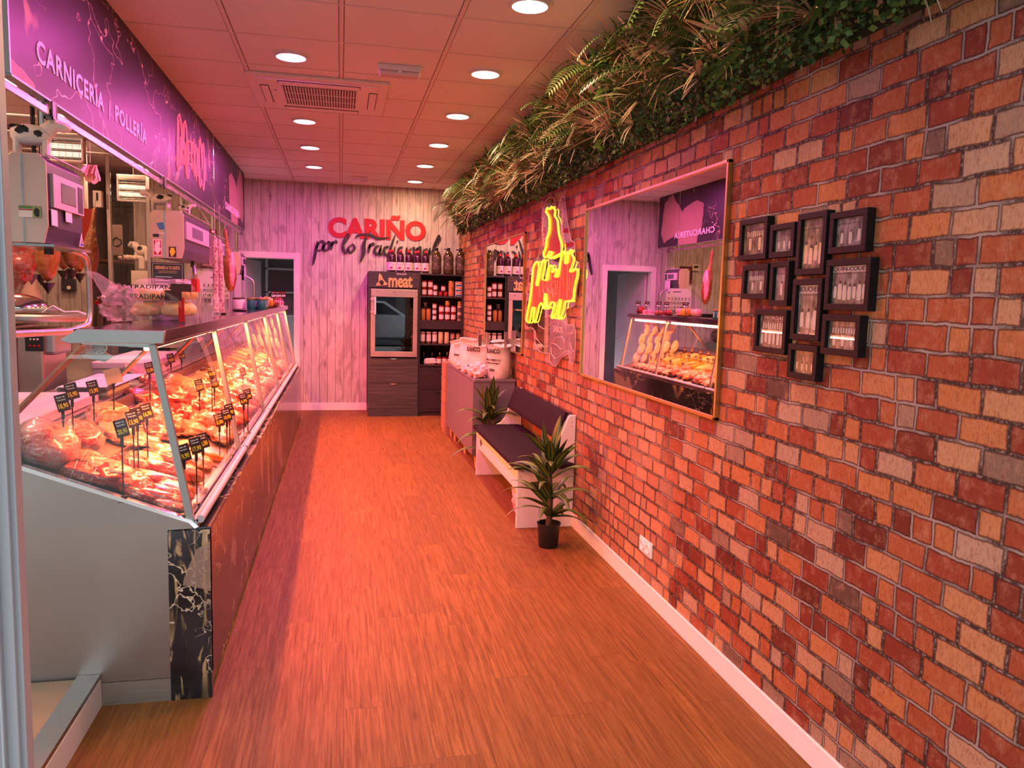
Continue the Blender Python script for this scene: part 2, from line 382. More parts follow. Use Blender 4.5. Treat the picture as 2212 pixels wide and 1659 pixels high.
# lettering: outline text turned into mesh, laid out in the plane (xdir, ydir) at origin
TXT = {}
def text_data(body, bold, ext, sp):
    key = (body, bold, ext, sp)
    if key not in TXT:
        c = bpy.data.curves.new('t', 'FONT'); c.body = body; c.size = 1; c.offset = bold; c.extrude = ext; c.resolution_u = 3; c.space_character = sp
        o = bpy.data.objects.new('t', c); C.objects.link(o); bpy.context.view_layer.update()
        me = bpy.data.meshes.new_from_object(o.evaluated_get(bpy.context.evaluated_depsgraph_get()))
        vs = [v.co.copy() for v in me.vertices]; fs = [tuple(p.vertices) for p in me.polygons]
        x0 = min(v.x for v in vs); x1 = max(v.x for v in vs)
        bpy.data.objects.remove(o); bpy.data.curves.remove(c); bpy.data.meshes.remove(me)
        TXT[key] = (vs, fs, x0, x1)
    return TXT[key]
def text(mb, body, org, xd, yd, width, cap, depth=.002, bold=0, sp=1, k=None, shear=0):
    """capital height cap, total width width; org = lower left corner"""
    vs, fs, x0, x1 = text_data(body, bold, .5, sp)
    xd, yd = Vector(xd).normalized(), Vector(yd).normalized(); n = xd.cross(yd); org = Vector(org)
    sx = width/(x1-x0); sy = cap/.69
    mb.add([org+xd*((v.x-x0)*sx+shear*v.y*sy)+yd*(v.y*sy)+n*((v.z+.5)*depth) for v in vs], fs, k); return mb
def ribbon(mb, pts, wmax, wmin, org, xd, yd, depth, nib=.8, k=None, scale=1.0, taper=True):
    """a pen stroke (broad nib) through 2-D points, extruded"""
    P = [Vector((p[0], p[1])) for p in pts]; Q = []
    for i in range(len(P)-1):
        a, b, c, d = P[max(i-1, 0)], P[i], P[i+1], P[min(i+2, len(P)-1)]
        for t in range(5):
            u = t/5; Q.append(.5*((2*b)+(-a+c)*u+(2*a-5*b+4*c-d)*u*u+(-a+3*b-3*c+d)*u**3))
    Q.append(P[-1]); xd, yd = Vector(xd).normalized(), Vector(yd).normalized(); n = xd.cross(yd); org = Vector(org)
    L = []; N = len(Q)
    for i, q in enumerate(Q):
        d = Q[min(i+1, N-1)]-Q[max(i-1, 0)]; d = d.normalized() if d.length > 1e-9 else Vector((1, 0)); s = Vector((-d.y, d.x))
        wd = wmin+(wmax-wmin)*abs(math.sin(math.atan2(d.y, d.x)-nib))
        if taper: wd *= min(1, .35+2.5*min(i, N-1-i)/N)
        L.append((q+s*wd/2, q-s*wd/2))
    vs = []
    for z in (depth, 0):
        for a, b in L:
            vs += [org+xd*a.x*scale+yd*a.y*scale+n*z, org+xd*b.x*scale+yd*b.y*scale+n*z]
    M = 2*N; fs = []
    for i in range(N-1):
        a, b, c, d = 2*i, 2*i+1, 2*i+3, 2*i+2
        fs += [(a, b, c, d), (M+a, M+d, M+c, M+b), (a, d, M+d, M+a), (b, M+b, M+c, c)]
    fs += [(0, M, M+1, 1), (2*N-2, 2*N-1, M+2*N-1, M+2*N-2)]
    return mb.add(vs, fs, k)
RNG = random.Random(7)
# ================================================================ the setting
fl = struct(MB().box(-.866, XR+.05, .2, YB+.05, -.06, 0).build('floor', FLOOR))
TILE = mat('beige_floor_tile', (.42, .33, .24), .6)
struct(MB().box(-3.1, -.866, .9, 13, -.06, -.001).build('floor_left', TILE))
struct(MB().box(-1.7, -.93, 1.3, 2.99, 0, .115).build('trim_4', TILE, bevel=.003))
struct(MB().box(XR, XR+.12, .5, YB+.12, -.05, HC+.05).build('wall_right', BRICK))
w_ = MB()
w_.box(-.60, XR, YB, YB+.12, -.05, HC+.05); w_.box(-1.43, -1.27, YB, YB+.12, -.05, HC+.05); w_.box(-1.27, -.60, YB, YB+.12, 2.0, HC+.05)
struct(w_.build('wall_back', PLANK))
struct(MB().box(-2.44, -1.43, YN, YB+.12, -.05, HC+.05).build('wall_back_left', PLANK))
struct(MB().box(XL-.12, XL, 1.0, 13.1, -.05, HC+.05).build('wall_left', PLANK))
struct(MB().box(XL, -2.50, 8.62, 8.74, -.05, HC+.05).build('wall_left_pillar', PLANK))
struct(MB().box(XL-.1, 0.2, 12.6, 12.75, -.05, HC+.05).build('wall_far', mat('storeroom_wall_paint', (.45, .42, .43), .7)))
# ceiling: 60 cm lay-in tiles, T bars as raised strips
TILEC = mat('ceiling_tile', (.78, .76, .74), .8, spec=.2); N = NB(TILEC)
N.col(N.mix(N.sstep(N.noise(N.geo(), 1.2, 2), .3, .7), (.74, .72, .70), (.80, .78, .76)))
BAR = mat('ceiling_bar', (.72, .66, .62), .6)
SEAM = mat('ceiling_seam', (.20, .16, .15), .8)
cl = MB().box(-3.1, XR, .2, 12.7, HC, HC+.06, 0)
for i in range(-5, 3):
    x = .6*i
    cl.box(x-.016, x+.016, .2, YB, HC-.001, HC+.01, 2); cl.box(x-.011, x+.011, .2, YB, HC-.005, HC+.01, 1)
for j in range(-6, 11):
    y = 4.1585+.6*j
    cl.box(-3.0, XR, y-.012, y+.010, HC-.0008, HC+.01, 2); cl.box(-3.0, XR, y-.012, y+.004, HC-.003, HC+.01, 1)
struct(cl.build('ceiling', [TILEC, BAR, SEAM]))
# skirting boards
struct(MB().box(XR-.012, XR, .5, 10.0, 0, .095).build('baseboard_right', WHITE, bevel=.003))
struct(MB().box(-.56, .353, YB-.014, YB, 0, .10).build('baseboard_back', WHITE, bevel=.003))
struct(MB().box(-.878, -.866, 1.25, 2.998, 0, .105).build('baseboard_left', mat('grey_white_skirting', (.62, .63, .64), .45), bevel=.002))
struct(MB().box(-.945, -.868, 1.25, 2.998, .107, .125).build('trim_1', m_steel('steel_ledge', (.5, .49, .47), .3)))
# aluminium jamb of the shop door, close to the camera
j = MB().box(-.60, -.449, 1.172, 1.192, -.05, 2.99)
for x in (-.585, -.55, -.515, -.49, -.468): j.box(x, x+.004, 1.162, 1.172, -.05, 2.99)
j.box(-.451, -.442, 1.180, 1.205, -.05, 2.99)
struct(j.build('trim_2', ALU, bevel=.002))
# door opening in the back wall with white frame, leaf swung open behind it
DW = mat('door_white', (.72, .69, .68), .45)
d = MB()
for x0, x1 in ((-.60, -.525), (-1.345, -1.27)): d.box(x0, x1, YB-.018, YB, 0, 2.0); 
d.box(-1.345, -.525, YB-.018, YB, 2.0, 2.078); d.box(-.605, -.60, YB, YB+.12, 0, 2.0); d.box(-1.27, -1.265, YB, YB+.12, 0, 2.0); d.box(-1.27, -.6, YB, YB+.12, 1.995, 2.0)
dr = struct(d.build('door_1', DW, bevel=.004))
lf = MB(); lf.prism([(-1.262, YB+.13), (-1.225, YB+.13), (-1.10, YB+.93), (-1.137, YB+.93)], 2, .01, 1.99)
lf.build('door_leaf', mat('door_leaf_grey', (.50, .46, .50), .5), dr)
hd = MB().tube([(-1.13, 11.4, 1.0), (-1.06, 11.4, 1.0), (-1.05, 11.30, 1.0)], .009); hd.build('door_handle', CHROME, dr, smooth=True)
MBx = MB()
MBx.box(-1.7, -1.62, YB+.12, 12.6, 0, HC); struct(MBx.build('wall_corridor', mat('storeroom_wall_paint')))
struct(MB().box(-.25, -.17, YB+.12, 12.6, 0, HC).build('wall_corridor_right', mat('storeroom_wall_paint')))  # unseen side wall, added to keep sky light out of the room
sh = MB()
for z in (1.2, 1.55, 1.9): sh.box(-1.1, -.5, 12.2, 12.58, z, z+.025)
sh.box(-1.1, -1.07, 12.2, 12.58, 0, 2.1); sh.box(-.53, -.5, 12.2, 12.58, 0, 2.1)
tag(sh.build('storage_shelf', mat('shelf_white', (.6, .6, .6), .5), loc=(-.8, 12.4, 0)), 'pale storage shelf in the dark room behind the open doorway', 'shelf')

# fascia over the counter
fz0, fz1, fy0, fy1 = 2.305, HC, 3.19, 10.16
fa = thing('counter_fascia', 'long black marble-print fascia with butcher shop lettering above the counter', 'fascia', (-1.17, 6.6, fz0))
MARB2 = m_marble('purple_marble_print', .85, 4.3, .42, 0, .35, .5, .60)
MB().box(-1.185, -1.156, fy0, fy1, fz0, fz1-.002).build('panel', MARB2, fa)
MB().box(-1.188, -1.150, fy0-.012, fy0, fz0, fz1-.002).box(-1.19, -1.150, fy0, fy1, fz0-.008, fz0).build('edge_trim', SATIN, fa)
LET = mat('pale_lettering', (.80, .66, .66), .5)
Yd, Zd = (0, 1, 0), (0, 0, 1)
def ytext(name, body, y0, y1, z, cap, parent, x=-1.1559, m=LET, bold=.026, depth=.003, sp=1.15):
    t = MB(); text(t, body, (x, y0, z), Yd, Zd, y1-y0, cap, depth, bold, sp); return t.build(name, m, parent)
ytext('lettering', 'CARNICERÍA', 3.45, 4.33, 2.425, .080, fa); ytext('slash', '/', 4.41, 4.44, 2.41, .09, fa); ytext('lettering', 'POLLERÍA', 4.53, 5.20, 2.425, .080, fa)
ytext('lettering', 'CHARCUTERÍA', 8.49, 9.62, 2.40, .068, fa)
# neon-style logo on the fascia: tall outlined letters, drawn as double tubes
NEONP = mat('salmon_neon_tube', (.8, .20, .26), .4, emit=(1, .12, .22), es=.55)
def logo_lines():
    """strokes of the shop's word mark in unit box, x 0..1, y 0..1"""
    return [
        [(0, .12), (.05, .90), (.10, .98), (.14, .90), (.17, .45), (.22, .88), (.27, .97), (.31, .88), (.33, .10), (.30, .02), (.27, .10), (.25, .60), (.20, .20), (.16, .20), (.12, .62), (.07, .10), (.03, .03), (0, .12)],
        [(.36, .70), (.36, .30), (.43, .30)], [(.36, .70), (.43, .70)], [(.36, .50), (.42, .50)],
        [(.46, .25), (.46, .72), (.51, .74), (.52, .58), (.47, .50), (.53, .22)],
        [(.56, .82), (.56, .15)], [(.62, .75), (.57, .48), (.63, .12)],
        [(.65, .20), (.67, .72), (.70, .72), (.72, .20)], [(.66, .40), (.71, .40)],
        [(.74, .10), (.76, .90), (.80, .98), (.84, .80), (.86, .40), (.88, .85), (.92, .93), (.95, .82), (.93, .10), (.90, .03), (.87, .12), (.83, .20), (.80, .10), (.77, .03), (.74, .10)],
        [(.95, .68), (1, .68), (1, .26), (.95, .26)]]
lg = MB()
for st in logo_lines():
    lg.tube([(-1.149, 6.08+1.22*a, 2.395+.44*b) for a, b in st], .0055, 6)
    if len(st) > 6: lg.tube([(-1.149, 6.12+1.20*a*.97, 2.412+.40*b) for a, b in st], .0035, 5)
lg.build('logo_outline', NEONP, fa, smooth=True)
bx = MB().box(-1.7, -1.19, 3.16, 3.24, 2.62, HC-.002)
tag(bx.build('dark_ceiling_panel', BLACK, loc=(-1.45, 3.2, 2.6)), 'black box panel at the near end of the fascia, by the door', 'panel')

# hanging rail under the fascia with clamps
rl = thing('hanging_rail', 'long flat steel rail clamped below the black fascia', 'rail', (-1.15, 6.4, 2.24))
MB().box(-1.158, -1.145, 2.2, 10.2, 2.236, 2.266).build('bar', m_steel('rail_steel', (.55, .50, .50), .25, (40, 2, 40)), rl, bevel=.002)
for y in (3.55, 5.6, 8.0, 9.75):
    b = MB().box(-1.170, -1.135, y, y+.035, 2.225, 2.235).box(-1.142, -1.136, y, y+.035, 2.225, 2.296).box(-1.170, -1.164, y, y+.035, 2.225, 2.296).tube([(-1.145, y+.05, 2.22), (-1.145, y+.05, 2.294)], .010, 8)
    b.build('clamp', mat('grey_clamp', (.20, .19, .19), .4, .8), rl)

# ceiling downlights
def downlight(x, y, warm, label, group):
    t = thing('downlight', label, 'ceiling light', (x, y, HC), group)
    MB().lathe([(.098, -.001), (.113, -.006), (.116, -.004), (.116, 0)], (x, y, HC), 32, cap=False).lathe([(.098, -.001), (.098, -.012), (.088, -.014)], (x, y, HC), 32, cap=False).build('rim', mat('lamp_rim', (.75, .72, .70), .3), t, smooth=True)
    e = (1, .94, .90) if warm else (1, .55, .92)
    MB().lathe([(.092, -.004), (.0005, -.0045)], (x, y, HC-.006), 32).build('diffuser', mat('lamp_white' if warm else 'lamp_magenta', e, .5, emit=e, es=5 if warm else 4), t)
    area('lamp_light', (x, y, HC-.018), .17, .17, P_WHI if warm else P_MAG, L_WHI if warm else L_MAG, shape='DISK', parent=t)
    return t
for k, y in enumerate((3.9, 5.10, 6.91, 8.10, 9.29)):
    downlight(-.30, y, False, ['round magenta downlight beyond the top of the photo, left row', 'round magenta downlight in front of the air conditioner cassette, largest of its row',
        'round magenta downlight just behind the air conditioner cassette', 'round magenta downlight, second from the back wall in the left row', 'round magenta downlight nearest the back wall, smallest of the left row'][k], 'magenta downlights in the left row')
for k, y in enumerate((2.65, 3.88, 5.09, 6.30, 7.53, 8.75, 9.96)):
    downlight(.905, y, True, ['round white downlight above the framed photos, beyond the top of the picture', 'round white downlight cut by the top edge of the photo, largest in view', 'round white downlight to the right of the near emergency light box',
        'third round white downlight counted from the top edge of the photo', 'round white downlight halfway down the right row, fourth in view', 'round white downlight second from the back wall in the right row', 'smallest round white downlight, next to the back wall'][k], 'white downlights in the right row')
for k, y in enumerate((3.2, 5.0, 6.32, 7.44, 8.87)):
    x = -2.27
    t = thing('downlight', ['round warm work-area downlight hidden above the near scale', 'round warm downlight over the hanging hams, behind the fascia', 'glowing round lamp at the left edge under the near end of the fascia', 'glowing round lamp showing below the word CARNICERÍA', 'small round lamp behind the rail beside the POLLERÍA lettering'][k], 'ceiling light', (x, y, HC), 'work-area downlights behind the fascia')
    MB().lathe([(.098, -.001), (.125, -.010), (.13, -.004), (.13, 0)], (x, y, HC), 28, cap=False).build('rim', mat('lamp_rim'), t, smooth=True)
    MB().lathe([(.10, -.006), (.0005, -.0065)], (x, y, HC-.006), 28).build('diffuser', mat('lamp_work', (1, .92, .8), .5, emit=(1, .85, .7), es=6), t)
    area('lamp_light', (x, y, HC-.018), .18, .18, P_WORK, L_WORK, shape='DISK', parent=t)

# ceiling air-conditioner cassette
ac = thing('air_conditioner', 'white square ceiling air conditioner cassette with slotted grille', 'air conditioner', (-.145, 5.95, HC))
ACW = mat('cassette_plastic', (.74, .70, .66), .5); ACD = mat('grille_gap', (.10, .08, .08), .7)
x0, x1, y0, y1 = -.62, .32, 5.50, 6.44
MB().box(x0, x1, y0, y1, HC-.022, HC).build('frame', ACW, ac, bevel=.008)
MB().box(x0+.06, x1-.06, y0+.06, y1-.06, HC-.030, HC-.022).build('panel', mat('cassette_panel', (.78, .73, .69), .5), ac, bevel=.004)
g = MB().box(-.40, .11, 5.70, 6.22, HC-.032, HC-.029, 1)
for i in range(27): g.box(-.40+i*.0193, -.392+i*.0193, 5.70, 6.22, HC-.037, HC-.030, 0)
for y in (5.87, 6.05): g.box(-.40, .11, y, y+.008, HC-.036, HC-.030, 0)
g.build('grille', [ACW, ACD], ac)
for a, b, c, d2 in ((-.42, .13, 5.58, 5.64), (-.42, .13, 6.29, 6.35), (-.545, -.485, 5.72, 6.2), (.19, .25, 5.72, 6.2)):
    MB().box(a, b, c, d2, HC-.0335, HC-.030, 1).box(a+.006, b-.006, c+.008, d2-.008, HC-.036, HC-.032, 0).build('louver', [mat('cassette_panel'), ACD], ac)
MB().lathe([(.012, 0), (.012, -.004), (.001, -.005)], (-.45, 5.84, HC-.030), 12).build('badge', mat('badge_blue', (.35, .45, .65), .3), ac)
# emergency light boxes
for k, (x, y, W) in enumerate(((.36, 5.13, .27), (.22, 9.93, .20))):
    t = thing('emergency_light', ['white emergency light box on the ceiling right of the near magenta lamp', 'small white emergency light box on the ceiling at the back wall'][k], 'emergency light', (x, y, HC), 'emergency light boxes')
    MB().box(x-W/2, x+W/2, y-.055, y+.055, HC-.035, HC).build('body', WPLAST, t, bevel=.006)
    MB().box(x-W/2+.006, x+W/2-.006, y-.048, y+.048, HC-.062, HC-.035).build('lens', mat('frosted_lens', (.72, .62, .60), .2, alpha=.8), t, bevel=.01)
    MB().box(x-.012, x+.012, y-.058, y-.05, HC-.05, HC-.01).build('clip', WPLAST, t)
tag(MB().box(1.03, 1.42, 10.02, 10.3, HC-.006, HC).build('ceiling_hatch', WPLAST, loc=(1.2, 10.2, HC), bevel=.003), 'flat white ceiling plate in the far right corner above the greenery', 'hatch')

# socket
so = thing('wall_socket', 'white double wall socket low on the brick wall', 'socket', (XR, 3.69, .28))
MB().box(XR-.011, XR, 3.61, 3.775, .238, .318).build('plate', WHITE, so, bevel=.004)
for y in (3.655, 3.73):
    MB().lathe([(.026, 0), (.026, -.006), (.021, -.006), (.020, .001), (.0005, .001)], (XR-.010, y, .278), 20, ax=0).lathe([(.003, -.002), (.0005, -.0025)], (XR-.0085, y-.009, .278), 8, ax=0, k=1).lathe([(.003, -.002), (.0005, -.0025)], (XR-.0085, y+.009, .278), 8, ax=0, k=1).build('outlet', [WPLAST, BLACK], so)

# gold-framed wall mirrors
def mirror(y0, y1, z0, z1, label):
    t = thing('wall_mirror', label, 'mirror', (XR, (y0+y1)/2, z0), 'gold-framed wall mirrors')
    MB().box(XR-.012, XR-.001, y0+.012, y1-.012, z0+.012, z1-.012).build('glass', MIRROR, t)
    f = MB(); a = .014
    for q in ((y0, y1, z0, z0+a), (y0, y1, z1-a, z1), (y0, y0+a, z0, z1), (y1-a, y1, z0, z1)): f.box(XR-.022, XR, *q)
    f.build('frame', GOLD, t, bevel=.0015)
mirror(2.99, 4.905, 1.06, 2.147, 'wide gold-framed mirror on the brick wall next to the photo frames')
mirror(6.62, 8.50, 1.06, 2.135, 'wide gold-framed mirror on the brick wall behind the flour sacks')

# ================================================================ back wall lettering
sg = thing('wall_sign', 'red CARIÑO lettering over black brush script on the pale back wall', 'sign', (.4, YB, 1.95))
t = MB(); text(t, 'CARIÑO', (-.165, YB-.001, 2.315), (1, 0, 0), (0, 0, 1), 1.285, .235, .012, .045, 1.0); t.build('red_lettering', REDP, sg)
s = MB(); P0 = (-.36, YB-.014, 1.93)     # script strokes in metres, baseline at about z=2.13
def sc(pts, a=.052, b=.012): ribbon(s, [(p[0]*.70, p[1]*.76+p[0]*.02) for p in pts], a*.85, b, P0, (1, 0, 0), (0, 0, 1), .010, nib=.55)
sc([(.09, .41), (.05, .22), (.00, .00)], .06); sc([(.06, .27), (.13, .40), (.20, .38), (.17, .27), (.08, .25)])          # p
sc([(.26, .39), (.20, .33), (.20, .27), (.26, .26), (.31, .33), (.28, .40), (.33, .38)])                                 # o
sc([(.36, .41), (.33, .26)], .05); sc([(.34, .33), (.40, .41), (.45, .38)])                                              # r
sc([(.64, .55), (.57, .42), (.55, .28), (.60, .22), (.65, .27)], .05); sc([(.64, .55), (.66, .50), (.58, .36)], .03)     # l
sc([(.73, .37), (.66, .31), (.66, .24), (.72, .23), (.77, .30), (.73, .37)])                                             # o
sc([(.80, .47), (.83, .52), (1.02, .53), (1.22, .47), (1.42, .49)], .055)                                                # T bar
sc([(.99, .50), (.94, .36), (.93, .20), (.88, .06)], .07)                                                                # T stem
sc([(1.06, .38), (1.02, .21)], .05); sc([(1.03, .29), (1.09, .38), (1.14, .35)])                                         # r
sc([(1.24, .34), (1.17, .33), (1.14, .24), (1.20, .20), (1.26, .30)]); sc([(1.27, .36), (1.24, .20), (1.29, .20)])       # a
sc([(1.42, .33), (1.34, .32), (1.32, .22), (1.38, .19), (1.43, .28)]); sc([(1.53, .54), (1.45, .32), (1.43, .19)], .05)  # d
sc([(1.53, .34), (1.50, .19), (1.54, .18)], .04); sc([(1.58, .44), (1.565, .40)], .035)                                  # i
sc([(1.68, .33), (1.61, .31), (1.59, .22), (1.66, .18)]); sc([(1.75, .32), (1.74, .18)], .04)                            # c i
sc([(1.86, .32), (1.80, .27), (1.81, .18), (1.88, .20), (1.89, .30), (1.86, .32)])                                       # o
sc([(1.95, .32), (1.92, .17)], .05); sc([(1.93, .25), (2.0, .33), (2.01, .17), (2.05, .18)])                             # n
sc([(2.16, .30), (2.09, .28), (2.08, .18), (2.14, .17), (2.19, .26)]); sc([(2.20, .32), (2.17, .17)], .04)               # a
sc([(2.36, .55), (2.28, .36), (2.25, .20), (2.30, .16)], .05); sc([(2.36, .55), (2.38, .48), (2.29, .34)], .03)          # l
s.build('black_script', mat('black_sign_letters', (.02, .014, .018), .45), sg)
# ================================================================ display counter
X, Y = CX, CY0
dc = thing('display_counter', 'long refrigerated meat display counter with sloping glass front and marble kick', 'counter', (-.8, 6.4, 0))
ENDS = m_steel('end_panel_steel', (.42, .40, .37), .44, (1, 1, 1)); SLAB = mat('dark_polished_slab', (.045, .028, .042), .12, spec=.5, coat=.4)
TRAYM = mat('dark_tray', (.05, .035, .035), .35); DECKM = m_steel('deck_steel', (.55, .48, .44), .35)
WPAN = mat('white_case_lining', (.70, .62, .58), .4)
# near steel end
ep = [(-.625, 0), (-.625, .664), (-.53, .672), (-1.10, .897), (-1.45, .93), (-1.45, 0)]
MB().prism([(-.625, .09), (-.625, .664), (-.53, .668), (-.55, .690), (-1.11, .905), (-1.40, .95), (-1.62, .95), (-1.62, .09)], 1, CY0, CY0+.03).build('end_panel', ENDS, dc)
MB().box(-1.62, -.625, CY0-.001, CY0+.03, 0, .088).build('plinth', m_steel('plinth_steel', (.48, .50, .47), .5), dc)
MB().prism([(-.53, .668), (-.55, .690), (-1.11, .905), (-1.40, .95), (-1.40, .962), (-1.10, .917), (-.54, .70), (-.515, .675)], 1, CY0-.004, CY0+.03).build('end_trim', CHROME, dc)
MB().box(-.625, CX, CY0-.003, CY0+.03, 0, .662).build('marble_end', m_marble('end_marble', 2.2, 5.7, .2, .2, .4, 1.5, .53), dc)
MB().box(-1.62, -.53, CY1-.03, CY1, 0, .69).build('end_panel', ENDS, dc)
# marble front in long panels with a recessed toe strip
ys = [CY0, 4.42, 5.85, 7.27, 8.7, CY1+.02]
for a, b in zip(ys, ys[1:]): MB().box(CX-.018, CX, a+.0015, b-.0015, .10, .662).build('marble_panel', MARBLE, dc)
MB().box(CX-.028, CX-.012, CY0, CY1, 0, .10).build('toe_strip', m_marble('dark_toe_marble', 1.3, 2.2), dc)
LED = m_marble('ledge_marble', 1.5, 8.1)
MB().box(-.545, CX+.004, CY0, CY1+.02, .660, .672).build('ledge', LED, dc, bevel=.003)
MB().tube([(-.512, CY0+.01, .700), (-.512, CY1, .700)], .015, 12).build('bumper_rail', mat('pink_grey_bumper', (.55, .48, .50), .3), dc, smooth=True)
MB().box(-.540, -.520, CY0+.01, CY1, .672, .700).build('rail_channel', SATIN, dc)
for y in (4.39, 5.80, 7.22, 8.62): MB().lathe([(.016, -.012), (.016, .012)], (-.512, y, .700), 12, ax=1).build('rail_joint', CHROME, dc)
# glass panes and posts
GB, GT = (-.543, .690), (-.665, 1.352)
py_ = [3.015, 4.405, 5.81, 7.20, 8.60, 9.76]
for k, (a, b) in enumerate(zip(py_, py_[1:])):
    MB().prism([GB, (GB[0]-.006, GB[1]), (GT[0]-.006, GT[1]), GT], 1, a+.012, b-.012).build('glass_pane', GLASS, dc)
for y in py_:
    MB().prism([(GB[0]+.014, GB[1]-.01), (GB[0]-.014, GB[1]-.01), (GT[0]-.012, GT[1]), (GT[0]+.012, GT[1])], 1, y-.012, y+.012).build('post', SATIN, dc, bevel=.002)
# end glass at both ends
for y in (CY0+.012, CY1-.02):
    MB().prism([(-.556, .700), (GT[0]-.01, 1.35), (-.90, 1.35), (-1.12, 1.12), (-1.12, .91)], 1, y, y+.006).build('end_glass', GLASS, dc)
# top slab with silver end cap
MB().box(-.925, -.628, CY0+.016, CY1-.02, 1.357, 1.404).build('top_slab', SLAB, dc, bevel=.003)
MB().prism([(-.625, 1.357), (-.618, 1.403), (-.905, 1.405), (-.965, 1.366), (-.935, 1.354)], 1, CY0-.006, CY0+.016).build('end_cap', m_steel('end_cap_steel', (.50, .51, .49), .45, (1, 1, 1)), dc, bevel=.003)
MB().prism([(-.66, 1.340), (-.66, 1.357), (-.90, 1.357), (-.90, 1.350)], 1, CY0+.02, CY1-.03).build('slab_underside', CHROME, dc)
# back struts carrying the slab, one at each post line
STR = mat('strut_steel', (.45, .40, .38), .3, 1)
for y in [3.03]+py_[1:-1]+[9.70]:
    MB().tube([(-.90, y, 1.345), (-1.20, y, 1.02)], .011, 4).build('strut', STR, dc)
# lamp tubes under the slab
CL = mat('case_lamp', (1, .55, .42), .4, emit=(1, .34, .2), es=6)
for a, b in zip(py_, py_[1:]):
    t_ = MB().tube([(-.70, a+.06, 1.334), (-.70, b-.06, 1.334)], .010, 8).build('case_lamp', CL, dc, smooth=True)
    area('case_light', (-.700, (a+b)/2, 1.318), .03, b-a-.1, P_CASE/5, L_CASE, (0, -.45, 0), parent=dc)
# deck: sloping display bed with tray lips, back worktop
DZ = lambda x: .700+(-.58-x)*.37
MB().prism([(-.56, .680), (-.56, .692), (-1.12, DZ(-1.12)), (-1.22, .93), (-1.22, .68)], 1, CY0+.03, CY1-.03).build('display_bed', DECKM, dc)
MB().box(-1.60, -1.22, CY0+.03, CY1-.03, .60, .945).build('rear_body', WPAN, dc)
MB().box(-1.62, -1.20, CY0+.03, CY1-.03, .945, .965).build('rear_worktop', DECKM, dc, bevel=.003)
g = MB()
for y in [3.9, 4.85, 5.75, 6.7, 7.6, 8.55]: g.prism([(-.58, .69), (-.58, .705), (-1.12, DZ(-1.12)+.02), (-1.12, .8)], 1, y-.006, y+.006)
for x in (-.755, -.935): g.prism([(x, DZ(x)), (x+.012, DZ(x)), (x+.012, DZ(x)+.018), (x, DZ(x)+.02)], 1, CY0+.05, CY1-.05)
g.build('tray_dividers', TRAYM, dc)
MB().box(-1.16, -1.14, CY0+.05, CY1-.05, .905, .965).build('rear_guard', mat('perforated_guard', (.18, .11, .10), .4, .4), dc)
# gauge and vent under the near end of the slab
gg = MB().lathe([(.026, 0), (.026, .010), (.024, .012), (.0005, .012)], (-.86, CY0+.075, 1.335), 20, ax=1, k=0)
for i in range(8): gg.cbox((-.86+.019*math.cos(i*PI/4), CY0+.074, 1.335+.019*math.sin(i*PI/4)), (.003, .002, .003), 1)
gg.build('temperature_dial', [mat('dial_face', (.7, .68, .66), .4), BPR], dc)
MB().prism([(-.93, 1.30), (-.88, 1.335), (-.82, 1.30), (-.85, 1.28)], 1, CY0+.10, CY0+.11).build('lamp_bracket', STEEL, dc)

def deck(px, py):
    """where the line of sight meets the sloping display bed"""
    d = ray(px, py); o = Vector((0, 0, ZC)); t = (.700+.37*(-.58)-.37*o.x-o.z)/(d.z+.37*d.x); return o+d*t

# ---------------------------------------------------------------- meat
BEEF = m_meat('raw_beef', (.30, .016, .013), (.62, .34, .25), 30, (.50, .62))
PORK = m_meat('pale_pork', (.42, .095, .06), (.66, .42, .31), 26, (.46, .60))
FATM = m_meat('fat_cap', (.52, .22, .13), (.70, .48, .35), 20, (.42, .58))
DEEP = m_meat('dark_lean_meat', (.24, .014, .012), (.60, .22, .15), 34, (.62, .70))
SAUS = m_meat('sausage_skin', (.40, .09, .05), (.62, .28, .18), 45, (.5, .7))
CHOR = m_meat('orange_pepper_sausage', (.75, .16, .03), (.85, .30, .06), 18, (.6, .75))
BACON = m_meat('bacon_slab', (.45, .10, .07), (.78, .50, .38), 12, (.47, .53))
MINCE = m_meat('minced_meat', (.45, .085, .06), (.72, .35, .25), 80, (.5, .6))
CHEESE = mat('cream_cheese_block', (.80, .62, .34), .45); ORCH = mat('orange_cheese', (.85, .36, .05), .4)
VAC = mat('plastic_wrap', (1, .9, .88), .08, alpha=.16, coat=1)
MEATS = dict(beef=BEEF, pork=PORK, fat=FATM, deep=DEEP, saus=SAUS, chor=CHOR, bacon=BACON, mince=MINCE)
mseed = [0]
def slope_rot(o, rz=0): o.rotation_euler = (0, 0, rz); return o
